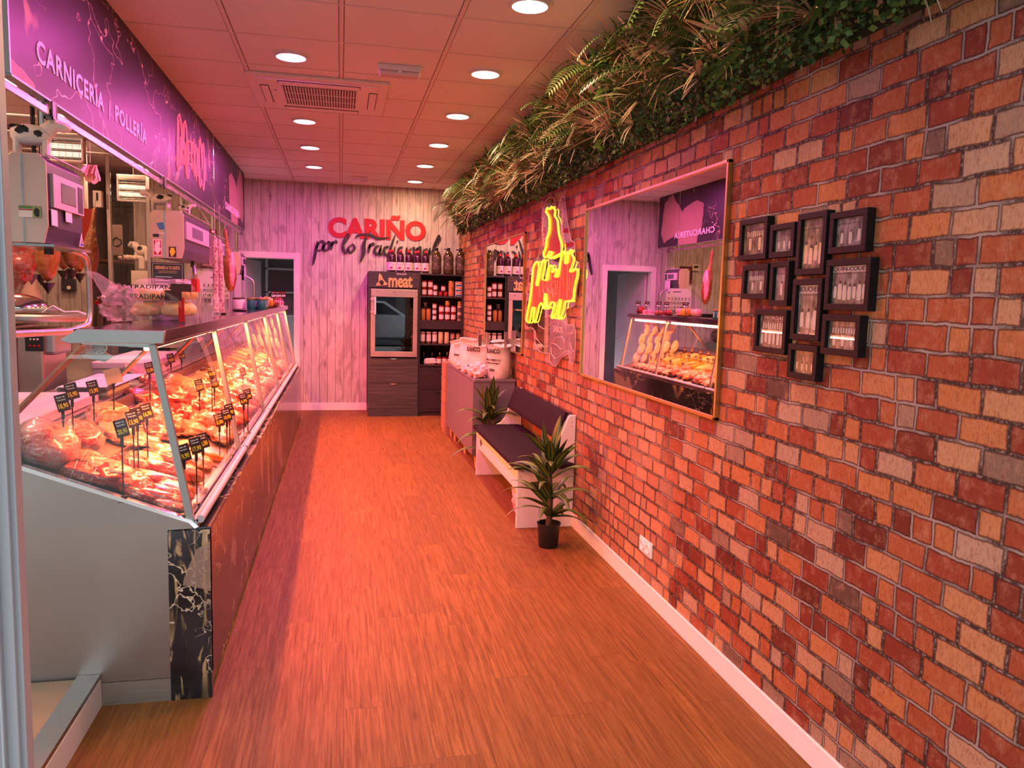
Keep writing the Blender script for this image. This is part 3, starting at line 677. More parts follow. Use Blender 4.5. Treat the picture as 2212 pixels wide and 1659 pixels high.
def lump(kind, loc, d, rot, label, group=None, amp=.16, fr=2.0, sq=.85, name='meat_cut', cat='meat', bend=0, wrap=False, fatcap=False, tie=False):
    mseed[0] += 1; sd = mseed[0]
    b = MB().blob((0, 0, d[2]*.42), d, sd, amp, fr, 26, 16, .78, rot=0, sq=sq, bend=bend)
    off = Vector(loc)
    rx = Matrix.Translation(off) @ Matrix.Rotation(math.atan(.37)*1.0, 4, 'Y') @ Matrix.Rotation(rot, 4, 'Z')
    b.v = [tuple(rx @ Vector(v)) for v in b.v]
    if name == 'meat_cut': name = dict(saus='sausage_heap', chor='cured_sausage', bacon='bacon_piece', mince='minced_meat').get(kind, name)
    o = b.build(name, MEATS[kind] if isinstance(kind, str) else kind, loc=off, smooth=2); tag(o, label, cat, group)
    def child(nm, mb, m):
        mb.v = [tuple(rx @ Vector(v)) for v in mb.v]; return mb.build(nm, m, o, smooth=2)
    if fatcap: child('fat_cap', MB().blob((-d[0]*.03, d[1]*.05, d[2]*.62), (d[0]*.93, d[1]*.86, d[2]*.72), sd+.3, amp, fr, 22, 12, .5, sq=sq), FATM)
    if wrap: child('plastic_wrap', MB().blob((0, 0, d[2]*.44), (d[0]*1.05, d[1]*1.07, d[2]*1.08), sd+.01, amp*1.25, fr*1.3, 28, 16, .80, sq=sq), FILM_W)
    if tie:
        for q in (-.3, -.1, .1, .3):
            n = 16; rr = math.sqrt(max(.05, 1-(2*q)**2))**.6
            child('string', MB().tube([(q*d[0], d[1]*.515*rr*math.cos(2*PI*i/n), d[2]*.44+d[2]*.53*rr*math.sin(2*PI*i/n)) for i in range(n)], .0015, 4, closed=True), mat('butcher_string', (.8, .7, .62), .8))
    return o
FILM_W = m_film('meat_wrap_film', (1, .88, .85), .13)
def L(px, py, kind, d, rot, label, **k):
    p = deck(px, py); cr_, sr_ = abs(math.cos(rot)), abs(math.sin(rot)); p.y = max(p.y, CY0+.045+(d[0]*sr_+d[1]*cr_)/2); mx_ = -.575-(d[0]*cr_+d[1]*sr_)*.46
    if p.x > mx_: p.x = mx_; p.z = DZ(mx_)
    return lump(kind, p, d, rot, label, **k)
R = math.radians
# pieces one can tell apart through the near end glass and first pane
L(80, 1000, 'beef', (.21, .26, .15), .3, 'largest plastic-wrapped beef joint, at the left edge of the meat case', wrap=True, fatcap=True, amp=.12)
L(165, 965, 'beef', (.17, .24, .11), .5, 'wrapped red beef joint right behind the largest wrapped joint', wrap=True)
L(222, 920, 'pork', (.13, .30, .12), -.2, 'wrapped pork loin with a shining fat edge under the tallest price cards', wrap=True, fatcap=True)
L(170, 1050, 'beef', (.17, .12, .07), .2, 'small beef roll at the lower left of the near glass end', tie=True)
L(208, 1065, 'deep', (.17, .19, .085), -.5, 'fat-capped loin lying on the steel edge of the near end', fatcap=True)
L(262, 1080, 'beef', (.14, .17, .08), .9, 'round beef cut next to the 20 price card')
L(185, 1005, 'pork', (.15, .13, .06), .1, 'netted pork roll behind the fat-capped loin', tie=True)
L(275, 1015, 'beef', (.13, .15, .07), .7, 'bone-in beef slice behind the 20 price card')
L(320, 1000, 'fat', (.11, .13, .05), .5, 'pale trimmed cut beside the group of three price cards')
for k, (px, py, w) in enumerate(((352, 1000, .15), (345, 1022, .17), (338, 1048, .19), (340, 1075, .21), (352, 1100, .19))):
    L(px, py, 'beef', (w+.05, .075, .055), .10+.03*k, ['long red tenderloin, farthest of the stack behind the first glass post', 'long red tenderloin, second farthest of the stack by the first post', 'long red tenderloin in the middle of the stack by the first post', 'thick red tenderloin, second nearest of the stack by the first post', 'long red tenderloin nearest the corner of the glass case'][k], group='tenderloins stacked by the first glass post', amp=.13, fr=3, bend=.6)
L(385, 1122, 'mince', (.13, .10, .04), .1, 'flat tray of pale meat in the front corner of the glass case')
for k, (px, py) in enumerate(((262, 955), (300, 950), (335, 945), (375, 935), (290, 925), (335, 915), (380, 905), (350, 975))):
    L(px, py, ('pork', 'fat', 'beef', 'pork')[k % 4], (.19, .15, .035), .4*k, ['thin pale steak left in the flat steak pile', 'thin fatty steak in the flat pile behind the three cards', 'thin red steak in the centre of the flat pile', 'thin pink steak at the right of the flat pile by the first post', 'pink steak high on the left of the flat pile', 'fatty steak topmost of the flat pile', 'red steak on the right top of the flat pile', 'pink steak at the front of the flat pile'][k], group='thin steaks in the flat pile', amp=.22, fr=3)
L(345, 868, 'fat', (.26, .07, .05), .5, 'long pale tenderloin lying across the middle of the case', bend=1.2)
L(385, 893, 'pork', (.20, .06, .045), .35, 'pale pink tenderloin next to the first glass post', bend=.9)
L(300, 868, 'beef', (.19, .15, .08), .6, 'red beef cut behind the long pale tenderloin')
L(330, 840, 'beef', (.20, .16, .09), 1.0, 'dark red joint below the white tray')
L(395, 850, 'fat', (.26, .18, .13), .1, 'largest pale pork leg joint behind the first glass post')
L(420, 877, 'pork', (.27, .12, .07), .3, 'pink pork loin in front of the large pale leg joint')
L(300, 815, 'fat', (.22, .16, .08), .3, 'white wrapped fat slab beneath the white tray', wrap=True)
L(440, 925, 'mince', (.20, .17, .10), .5, 'round coarse meat roast behind the first pane')
L(478, 890, 'fat', (.19, .09, .07), .1, 'bacon roll nearest the second glass post')
L(460, 865, 'bacon', (.22, .10, .08), .2, 'long bacon roll behind the first pane')
L(468, 945, 'saus', (.17, .12, .06), .6, 'heap of raw sausages in the dark tray behind the first pane')
L(500, 955, 'saus', (.16, .11, .06), -.4, 'heap of raw sausages touching the second glass post')
L(455, 995, 'chor', (.16, .045, .04), .2, 'orange seasoned sausage curled in the front tray', bend=3)
L(470, 1012, 'chor', (.15, .045, .04), 2.2, 'orange seasoned sausage lying on the pale tray edge', bend=3)
L(440, 1010, 'pork', (.15, .17, .05), .3, 'flat pale cutlets beside the orange sausages')
L(420, 1040, 'beef', (.16, .13, .06), .8, 'red cut in front of the orange sausages')
L(405, 1080, 'beef', (.15, .12, .06), .2, 'red cut in the corner behind the bumper rail')
# the rest of the bed, tray after tray
pane = ['first', 'second', 'third', 'fourth', 'fifth']
rows = [(-.66, 'front'), (-.78, 'second'), (-.90, 'third'), (-1.03, 'rear')]
kinds = {0: ['fat', 'pork', 'beef'], 1: ['beef', 'deep', 'saus', 'pork', 'mince'], 2: ['pork', 'fat', 'bacon', 'beef'], 3: ['bacon', 'chor', 'fat', 'saus'], 4: ['pork', 'fat', 'bacon']}
kn = dict(beef='red beef cut', pork='pink pork cut', fat='pale fat-covered cut', deep='dark lean cut', saus='raw sausage heap', chor='orange cured sausage', bacon='streaky bacon piece', mince='minced meat mound')
rg = random.Random(11); cnt = {}
items = []
for x, rn in rows:
    y = 4.35 if x > -.85 else 4.0
    if rn == 'rear': y = 3.75
    while y < (8.25 if rn in ('front', 'second') else 7.5):
        k = 0
        while k < 4 and y > py_[k+1]: k += 1
        kind = rg.choice(kinds[k]); ln = rg.uniform(.15, .23)
        items.append((x+rg.uniform(-.02, .02), y+ln/2, kind, ln, k, rn)); y += ln*.92
cells = {}
for it in items: cells.setdefault((it[4], it[5], it[2]), []).append(it)
ordn = ['first', 'second', 'third', 'fourth', 'fifth', 'sixth', 'seventh', 'eighth']
for (k, rn, kind), li in cells.items():
    for q, (x, y, _, ln, _, _) in enumerate(li):
        lb = f'{kn[kind]}, {rn} row behind the {pane[k]} pane' + (f', {ordn[min(q, 7)]} of {len(li)} from the shop door' if len(li) > 1 else '')
        lump(kind, (x, y, DZ(x)), (rg.uniform(.13, .17), ln, rg.uniform(.05, .10)), rg.uniform(-.5, .5), lb, group='meat cuts laid out on the display bed', amp=.2, fr=2.4)
# cheeses and cold cuts at the far end, round packs stacked against the end glass
def round_pack():
    o = MB().lathe([(.074, 0), (.078, .006), (.078, .020), (.066, .026), (.0005, .027)], n=20).build('sliced_meat_pack', m_meat('round_pack_slices', (.85, .45, .32), (.92, .74, .60), 22, (.4, .6)), smooth=True)
    MB().lathe([(.030, .0275), (.0005, .0285)], n=12).build('label', mat('pack_label', (.9, .8, .74), .4), o); return o
n_ = 0
for i, (c, zz) in enumerate([(q, r) for r in range(5) for q in range(5 - r // 2)]):
    x = -.70-zz*.035-c*.05; z = DZ(x)+.082+zz*.108; yy = 9.60-c*.150-(zz % 2)*.07
    y = yy
    o = put('pack', round_pack, (x, y, z), f'round sliced meat pack, {["lowest", "second", "third", "fourth", "topmost"][zz]} row, {ordn[c]} from the far end glass', 'round packs stacked at the far end of the case', rot=(0, PI/2-.25+rg.uniform(-.12, .12), rg.uniform(-.15, .15))); o['category'] = 'meat pack'
def wedge(name, m, loc, d, rot, label, group):
    b = MB().prism([(0, 0), (d[0], 0), (d[0], d[1]*.8), (d[0]*.6, d[1]), (0, d[1]*.7)], 2, 0, d[2])
    rx = Matrix.Translation(Vector(loc)) @ Matrix.Rotation(math.atan(.37), 4, 'Y') @ Matrix.Rotation(rot, 4, 'Z'); b.v = [tuple(rx @ Vector(v)) for v in b.v]
    return tag(b.build(name, m, loc=loc, bevel=.005), label, 'cheese' if 'cheese' in name else 'meat', group)
ch = [(-1.06, 8.45, 'cream', .16), (-1.06, 8.68, 'orange', .14), (-1.05, 8.9, 'cream', .15), (-.93, 8.42, 'orange', .11), (-.93, 8.62, 'cream', .12), (-.94, 8.85, 'cream', .12), (-1.06, 8.05, 'cream', .17), (-1.05, 7.8, 'pale ham', .15), (-1.06, 8.25, 'orange', .15), (-.92, 8.05, 'orange', .13), (-.92, 7.85, 'cream', .12), (-.93, 8.22, 'cream', .11), (-1.06, 7.6, 'orange', .14), (-.93, 7.65, 'pale ham', .14)]
cr = lambda k: sorted([q[1] for q in ch if (q[0] < -1) == (ch[k][0] < -1)]).index(ch[k][1])
for k, (x, y, c, h) in enumerate(ch):
    wedge('cheese_block' if c != 'pale ham' else 'ham_block', {'cream': CHEESE, 'orange': ORCH, 'pale ham': FATM}[c], (x, y, DZ(x)), (.14, .17, h*.62), rg.uniform(-.3, .3), f'{c}{"" if c == "pale ham" else " cheese"} block, {ordn[cr(k)]} from the near end of the cheese {"rear" if x < -1 else "middle"} row', 'cheese and ham blocks at the far end')
for k in range(9):
    y = 8.35+k*.14; lump(['bacon', 'fat', 'pork'][k % 3], (-.66, y, DZ(-.66)), (.15, .13, .045), .2*k, f'{["streaky", "pale", "pink"][k % 3]} sliced cold meat, front row, last pane, {ordn[k] if k < 8 else "last"} from the near end', group='sliced cold meats behind the last pane', amp=.2, fr=3)
for k in range(6):
    y = 8.35+k*.18; lump(['fat', 'bacon'][k % 2], (-.79, y, DZ(-.79)), (.13, .16, .05), .3*k, f'{["pale", "streaky"][k % 2]} cold meat piece in second row, last pane, {ordn[k]} from the near end', group='cold meat pieces behind the last pane', amp=.2, fr=3)

# price cards on stems
CARD = mat('black_price_card', (.035, .018, .016), .5)
def card(loc_base, loc_card, price, label, tilt=.35, light=False, w_=.044, h_=.066):
    b = Vector(loc_base); c = Vector(loc_card); c.x = b.x; c.y = b.y
    t = thing('price_tag', label, 'price tag', b, 'price tags standing in the meat')
    MB().prism([(b.y-.022, b.z), (b.y+.022, b.z), (b.y+.010, b.z+.022), (b.y-.010, b.z+.022)], 0, b.x-.014, b.x+.014).build('base', BLACK, t)
    MB().tube([b+Vector((0, 0, .015)), c-Vector((0, 0, h_/2))], .0028, 6).lathe([(.006, 0), (.006, .03)], tuple(c-Vector((0, 0, h_/2+.03))), 8).build('stem', BLACK, t)
    q = MB().box(-w_/2, w_/2, -.0015, .0015, -h_/2, h_/2, 0)
    if not light:
        for i, zz in enumerate((.024, .013)): text(q, ['Filete de', 'Ternera'][i], (-w_*.36, -.0017, zz-.004), (1, 0, 0), (0, 0, 1), w_*.66, .0062, .0004, .02, 1, 1)
        text(q, price, (-w_*.38, -.0017, -.020), (1, 0, 0), (0, 0, 1), w_*.74, .017, .0004, .03, 1, 2)
    M_ = Matrix.Translation(c) @ Matrix.Rotation(tilt, 4, 'Z') @ Matrix.Rotation(-.24, 4, 'Y'); q.v = [tuple(M_ @ Vector(v)) for v in q.v]
    q.build('card', [CARD if not light else mat('pale_price_card', (.75, .62, .42), .4), WPR, YEL], t)
    return t
cards = [((130, 870), (140, 1008), '18,90', 'left end of the near glass'), ((150, 845), (160, 985), '15,90', 'second from the left at the near glass'), ((192, 838), (205, 955), '13,90', 'above the shining wrapped loin'),
 ((320, 795), (325, 885), '12,90', 'tall stem below the white tray'), ((248, 925), (267, 1083), '20,90', 'lowest and nearest card'), ((276, 905), (291, 1047), '13,90', 'left of the group of three'), ((293, 898), (300, 1035), '15,90', 'middle of the group of three'), ((312, 888), (320, 1012), '16,90', 'right of the group of three'),
 ((367, 774), (370, 825), '9,90', 'just right of the first glass post near the slab'), ((391, 766), (393, 815), '11,90', 'high up behind the first pane'), ((427, 832), (432, 925), '15,50', 'behind the first pane over the coarse roast'), ((455, 803), (459, 912), '16,50', 'upper of the two close cards in the first pane'), ((461, 826), (464, 905), '9,50', 'lower of the two close cards in the first pane'),
 ((515, 803), (525, 850), '14,90', 'just behind the second glass post'), ((471, 907), (475, 995), '8,90', 'over the raw sausages'), ((489, 896), (491, 993), '10,90', 'left of the pair touching the second post'), ((498, 886), (497, 990), '7,90', 'right of the pair touching the second post'), ((437, 952), (440, 1065), '12,50', 'over the pale cutlets'), ((424, 962), (426, 1098), '17,90', 'near the corner of the bumper rail'), ((408, 978), (400, 1122), '19,90', 'nearest card seen through the first pane'),
 ((523, 862), (527, 950), '6,90', 'left of the trio at the second post'), ((533, 852), (536, 940), '8,50', 'right of the trio at the second post')]
for k, (a, b, pr, where) in enumerate(cards):
    pb = deck(*b); pc = AY(a[0], a[1], pb.y); card(pb, pc, pr, f'black price tag on a stem, {where}', .35+.1*math.sin(k*2.1))
pb = deck(248, 935); pc = AY(232, 812, pb.y); card(pb, pc, '', 'pale yellow blank-backed tag on a stem in the middle of the meat', .1, True, .07, .07)
# small black cards pushed straight into the cheeses
def small_card():
    q = MB().box(-.026, .026, -.001, .001, .02, .07, 0).box(-.002, .002, -.001, .001, -.03, .02, 0); rz = []
    text(q, 'Queso', (-.02, -.0013, .056), (1, 0, 0), (0, 0, 1), .034, .006, .0004, .02, 1, 1); text(q, '12,95', (-.02, -.0013, .030), (1, 0, 0), (0, 0, 1), .040, .014, .0004, .04, 1, 1)
    return q.build('price_card', [CARD, WPR])
for k, (x, y) in enumerate([(-.99, 7.7), (-.99, 7.95), (-.99, 8.15), (-.99, 8.35), (-1.0, 8.6), (-1.0, 8.8), (-.86, 7.75), (-.86, 7.9), (-.86, 8.08), (-.86, 8.2), (-.86, 8.38), (-.86, 8.6), (-.86, 8.78), (-.86, 8.95), (-.73, 8.25), (-.73, 8.6), (-.73, 8.9), (-.73, 9.2)]):
    r_ = 'rear' if x < -.95 else ('middle' if x < -.8 else 'front'); o = put('scard', small_card, (x+.0, y, DZ(x)+(.105 if r_ == 'rear' else .09 if r_ == 'middle' else .055)), f'small black price card, {r_} cheese row, {ordn[k if k < 6 else (k-6 if k < 14 else k-14)]} from the near end', 'small price cards in the cheese section', rotz=PI/2-.15+.1*math.sin(k*3)); tag(o, o['label'], 'price card', o['group'])

# white boards, boxes and paper on the rear worktop
def boxthing(name, label, cat, c0, c1, m, bevel=.006, lid=None):
    o = MB().box(c0[0], c1[0], c0[1], c1[1], c0[2], c1[2]).build(name, m, loc=((c0[0]+c1[0])/2, (c0[1]+c1[1])/2, c0[2]), bevel=bevel); tag(o, label, cat)
    if lid: MB().box(c0[0]-.008, c1[0]+.008, c0[1]-.008, c1[1]+.008, c1[2]-.035, c1[2]+.012).build('lid', m, o, bevel=.008)
    return o
NYL = mat('white_cutting_nylon', (.78, .66, .58), .45)
boxthing('cutting_board', 'thick white cutting board at the left edge behind the wrapped joint', 'cutting board', (-1.60, 3.35, .966), (-1.225, 4.35, 1.015), NYL)
boxthing('storage_box', 'white lidded plastic box on the rear worktop under the slab', 'box', (-1.58, 5.5, .966), (-1.24, 6.55, 1.06), NYL, lid=True)
pp = MB()
for i in range(5): pp.box(-1.50+.01*i, -1.24+.012*i, 4.55-.02*i, 5.1+.02*i, 1.0+.006*i, 1.003+.006*i)
pp.box(-1.5, -1.25, 4.6, 5.05, .966, 1.0); tag(pp.build('butcher_paper', PAPER, loc=(-1.37, 4.8, .966)), 'stack of white butcher paper sheets beside the cutting board', 'paper')
# ================================================================ scales hanging over the counter
SCB = m_steel('scale_steel', (.64, .48, .40), .48, (1, 1, 1)); SCD = mat('scale_dark_plastic', (.05, .045, .07), .35); SCP = mat('scale_pale_bezel', (.52, .46, .48), .4)
SCRN = mat('scale_screen', (.09, .10, .16), .15, coat=.5); COWW = mat('cow_white', (.80, .74, .70), .5)
def scale_unit(name_label, xf, y0, y1, z0, z1, wd, pole=True):
    """box with its display facing the aisle (+X) and a plain steel end facing the shop door"""
    t = thing('weighing_scale', name_label, 'scale', (xf-wd/2, (y0+y1)/2, z0))
    c = .035
    prof = [(y0, z0), (y1, z0), (y1, z1-c), (y1-c, z1), (y0, z1)]
    MB().prism([(xf-wd, z0), (xf-.02, z0), (xf-.003, z0+.07), (xf-.003, z1-.03), (xf-.03, z1), (xf-wd+.03, z1), (xf-wd, z1-.03)], 1, y0, y0+.012).build('end_cover', SCB, t, bevel=.003)
    MB().prism([(xf-wd+.004, z0+.004), (xf-.024, z0+.004), (xf-.008, z0+.07), (xf-.008, z1-.03), (xf-.034, z1-.004), (xf-wd+.034, z1-.004), (xf-wd+.004, z1-.03)], 1, y0+.012, y1).build('body', SCD, t, bevel=.003)
    MB().box(xf-wd*.60, xf-wd*.56, y0-.004, y0, z0, z1-.005).build('seam_strip', CHROME, t)
    H = z1-z0; Lg = y1-y0
    f = MB().box(xf-.008, xf+.006, y0+.05, y1-.02, z0+H*.42, z0+H*.80, 0).box(xf+.006, xf+.008, y0+.05+Lg*.2, y0+.05+Lg*.6, z0+H*.50, z0+H*.73, 1).box(xf+.006, xf+.0075, y1-.10, y1-.035, z0+H*.44, z0+H*.76, 2)
    f.build('display', [SCP, SCRN, SCD], t, bevel=.002)
    MB().box(xf-.006, xf+.002, y0, y1, z1-.004, z1).build('top_strip', SCP, t)
    return t
def part_box(nm, t, a, m, **k): return MB().box(*a).build(nm, m, t, **k)
# scale 1
s1 = scale_unit('steel scale with a cow-photo sticker hanging nearest the shop door', -1.15, 3.50, 3.95, 1.725, 2.08, .155)
q = MB().box(-1.255, -1.175, 3.4945, 3.4965, 1.825, 1.870, 0).box(-1.255, -1.205, 3.4935, 3.4945, 1.859, 1.870, 1).box(-1.255, -1.205, 3.4935, 3.4945, 1.853, 1.857, 2).box(-1.205, -1.175, 3.4935, 3.4945, 1.825, 1.870, 3)
q.blob((-1.190, 3.4935, 1.846), (.022, .002, .034), 3, .2, 2, 12, 8, k=4).build('sticker', [PAPER, mat('green_print', (.10, .25, .06), .5), REDP, mat('grass_print', (.25, .36, .12), .6), BPR], s1)
part_box('label', s1, (-1.150, -1.1485, 3.53, 3.60, 1.80, 1.865), PAPER); part_box('label', s1, (-1.150, -1.1485, 3.70, 3.78, 1.83, 1.875), PAPER)
q = MB().prism([(3.865, 1.735), (3.925, 1.735), (3.900, 1.795)], 0, -1.150, -1.1475, 0).prism([(3.872, 1.738), (3.918, 1.738), (3.914, 1.750), (3.876, 1.750)], 0, -1.1475, -1.147, 1).prism([(3.888, 1.752), (3.906, 1.752), (3.898, 1.778)], 0, -1.1475, -1.147, 2)
q.build('triangle_sticker', [PAPER, mat('blue_print', (.06, .10, .45), .5), REDP], s1)
part_box('tray', s1, (-1.315, -1.13, 3.49, 3.96, 1.712, 1.722), CHROME)
# cow figurines
def cow(x, y, z, s, label, rz=0):
    t = thing('cow_figurine', label, 'figurine', (x, y, z), 'toy cows on the scales', rotz=rz)
    b = MB().blob((0, 0, .062*s), (.11*s, .052*s, .06*s), 1, .06, 2, 18, 12, sq=.8)
    for lx in (-.038, .038):
        for ly in (-.014, .014): b.tube([(lx*s, ly*s, .05*s), (lx*s, ly*s, 0)], .009*s, 8)
    b.tube([(.04*s, 0, .075*s), (.062*s, 0, .098*s), (.075*s, 0, .100*s)], .018*s, 10, rr=[.024*s, .019*s, .017*s])
    b.blob((.084*s, 0, .092*s), (.05*s, .034*s, .032*s), 2, .05, 2, 14, 10); b.build('body', COWW, t, smooth=True)
    p = MB().blob((-.02*s, -.0245*s, .072*s), (.034*s, .008*s, .026*s), 5, .35, 3, 14, 8).blob((.022*s, -.0245*s, .064*s), (.022*s, .008*s, .018*s), 6, .35, 3, 14, 8).blob((-.045*s, .0, .085*s), (.03*s, .03*s, .012*s), 7, .3, 3, 12, 8)
    p.blob((.0, .0245*s, .072*s), (.034*s, .008*s, .026*s), 8, .35, 3, 14, 8); p.build('spots', BLACK, t, smooth=True)
    for sy in (-1, 1): MB().tube([(.070*s, sy*.014*s, .105*s), (.064*s, sy*.030*s, .108*s)], .006*s, 6, rr=[.005*s, .007*s]).build('ear', COWW, t, smooth=True)
    return t
cow(-1.235, 3.60, 2.081, 1.35, 'larger spotted toy cow standing on the near scale', .15)
# scale 2 (double) and its cow
s2 = scale_unit('steel scale covered in stickers, in the middle of the counter', -1.15, 6.31, 7.50, 1.79, 2.145, .24)
s2.scale = (1, 1, 1)
q = MB().box(-1.37, -1.31, 6.3045, 6.3065, 1.805, 1.925, 0).box(-1.365, -1.315, 6.3035, 6.3045, 1.812, 1.918, 1).blob((-1.34, 6.3035, 1.865), (.036, .002, .08), 4, .5, 4, 14, 8, k=0).box(-1.262, -1.212, 6.3045, 6.3065, 1.80, 1.875, 3).blob((-1.237, 6.304, 1.838), (.034, .002, .06), 9, .4, 4, 12, 8, k=4)
q.build('stickers', [PAPER, REDP, BPR, BPR, YEL], s2)
MB().prism([(-1.345, 2.045), (-1.30, 2.055), (-1.285, 2.005), (-1.325, 2.0)], 1, 6.3035, 6.3065).build('blue_sticker', mat('teal_print', (.04, .22, .32), .5), s2)
q = MB(); text(q, 'bms', (-1.325, 6.306, 1.965), (1, 0, 0), (0, 0, 1), .035, .018, .002, .03); q.build('sticker_lettering', PAPER, s2)
part_box('nameplate', s2, (-1.37, -1.33, 6.303, 6.306, 1.945, 1.965), BLACK)
cow(-1.33, 6.40, 2.146, 1.35, 'spotted toy cow on the middle scale, turned to the left', PI)
cow(-1.20, 6.62, 2.146, .8, 'tiny pink-lit toy cow at the right end of the middle scale', .4)
# scale 2b display with paper note
s2b = scale_unit('pink-lit scale display with a paper note, right behind the stickered scale', -1.10, 7.60, 8.05, 1.78, 2.06, .14)
q = MB().box(-1.098, -1.096, 7.63, 7.86, 1.80, 1.88, 0); text(q, 'NO ABRIR', (-1.0955, 7.66, 1.84), Yd, Zd, .17, .014, .001, .02, 1, 1); q.build('paper_note', [PAPER, BPR], s2b)
# scale 3
s3 = scale_unit('farthest hanging scale beside the hanging ham', -1.10, 9.3, 9.75, 1.75, 2.00, .15)
part_box('paper_sheet', s3, (-1.10, -1.098, 9.55, 9.72, 1.70, 1.90), mat('lilac_paper', (.55, .42, .62), .6))
# poles carrying the scales and bent supports
def pole(pts, r, label, m=CHROME):
    o = MB().tube(pts, r, 10).build('scale_pole', m, loc=pts[-1], smooth=True); return tag(o, label, 'pole', 'steel poles carrying the scales')
pole([(-1.23, 3.72, HC), (-1.23, 3.72, 2.09)], .022, 'steel pole from the ceiling to the near scale'); pole([(-1.262, 3.70, HC), (-1.262, 3.70, 2.09)], .009, 'thin dark cable duct next to the near pole', BLACK)
pole([(-1.27, 6.9, HC), (-1.27, 6.9, 2.15)], .02, 'steel pole above the middle scale with the cow'); pole([(-1.17, 7.8, HC), (-1.17, 7.8, 2.07)], .018, 'steel pole above the scale with the paper note'); pole([(-1.17, 9.5, HC), (-1.17, 9.5, 2.01)], .016, 'steel pole above the farthest scale')
def bent(pts, r, label, foot=None):
    t = thing('scale_support', label, 'support', pts[-1], 'bent steel supports under the scales')
    P = [Vector(p) for p in pts]; Q = []
    for i, p in enumerate(P):
        if 0 < i < len(P)-1:
            a, b = (P[i-1]-p), (P[i+1]-p); k = min(.09, a.length/2, b.length/2); a = a.normalized()*k; b = b.normalized()*k
            for u in range(7): v = u/6; Q.append((p+a)*(1-v)**2+p*2*v*(1-v)+(p+b)*v*v)
        else: Q.append(p)
    MB().tube(Q, r, 12).build('tube', STEEL, t, smooth=True)
    MB().lathe([(r*1.3, -.09), (r*1.3, -.01), (r*1.8, 0), (r*1.8, .06), (r*1.1, .065), (r*1.1, .10)], tuple(P[0]+Vector((0, 0, .03))), 14).build('joint', BLACK, t, smooth=True)
    return t
b1 = lambda px, py: AX(px, py, -1.26)
bent([b1(105, 520), b1(190, 555), b1(196, 700), b1(150, 716), b1(-60, 726)], .015, 'thick curved steel support below the near scale')
bent([b1(416, 562), AX(420, 590, -1.15), AX(432, 625, -1.15), AX(432, 655, -1.15)], .013, 'curved support below the middle scales')
bent([(-1.12, 9.63, 1.75), (-1.02, 9.63, 1.70), (-1.0, 9.63, 1.66), (-1.0, 9.63, 1.405)], .012, 'thin bent support below the farthest scale')

# ================================================================ things on the slab
ZS = 1.4045
# bread rolls in a transparent bag
bb = thing('bread_bag', 'clear bag of white bread rolls with red tape on the near end of the counter', 'bread', (-.78, 3.88, ZS))
BUN = mat('bread_crust', (.78, .50, .24), .5); N = NB(BUN); zz = N.sep(N.geo())[2]
N.col(N.mix(N.sstep(N.noise(N.geo(), 20, 3), .35, .65), (.95, .68, .32), (.85, .42, .11)))
for k, (x, z) in enumerate(((-.86, .05), (-.735, .05), (-.85, .12), (-.73, .125))):
    for q_ in range(2):
        y = 3.80+q_*.15; MB().blob((x, y, ZS+z+.005), (.125, .14, .078), k*2+q_, .05, 2, 18, 12, .7, sq=.85).build('bread_roll', BUN, bb, smooth=True)
bag = MB().blob((-.79, 3.875, ZS+.095), (.30, .36, .20), 40, .10, 3, 30, 20, .95, sq=.55); bag.build('bag', FILM, bb, smooth=True)
q = MB().tube([(-.675, 3.70, ZS+.02), (-.674, 3.69, ZS+.10)], .001, 4)
MB().box(-.705, -.68, 3.695, 3.699, ZS+.005, ZS+.115).build('red_tape', mat('red_tape', (.80, .01, .01), .3), bb)
MB().box(-.665, -.64, 3.78, 3.85, ZS+.14, ZS+.20).build('red_tape', mat('red_tape'), bb)
q = MB(); text(q, 'TRADIPAN', (-.905, 3.694, ZS+.105), (1, 0, 0), (0, 0, 1), .15, .020, .0006, .02, 1.1); text(q, 'TRADIPAN', (-.905, 3.694, ZS+.150), (1, 0, 0), (0, 0, 1), .17, .016, .0006, .02, 1.1); q.build('bag_print', BPR, bb)
MB().box(-.76, -.69, 3.694, 3.697, ZS+.10, ZS+.145).box(-.735, -.65, 3.696, 3.698, ZS+.14, ZS+.175).build('dark_print', mat('maroon_print', (.10, .015, .01), .5), bb)
# crumpled bag
t = MB().blob((-.94, 3.72, ZS+.075), (.17, .22, .16), 51, .26, 4.5, 34, 24, .9).tube([(-.97, 3.68, ZS+.13), (-1.03, 3.66, ZS+.20), (-1.06, 3.65, ZS+.215)], .02, 8, rr=[.04, .016, .006]); tag(t.build('plastic_bag', m_film('pink_film', (1, .72, .70), .2), loc=(-.93, 3.75, ZS), smooth=True), 'crumpled transparent bag left of the bread rolls', 'bag')
t = MB().blob((-.66, 4.45, ZS+.06), (.05, .12, .11), 53, .4, 3, 22, 16, .9); tag(t.build('plastic_bag', FILM, loc=(-.66, 4.45, ZS), smooth=True), 'small knotted clear bag of bread right of the bread rolls', 'bag')
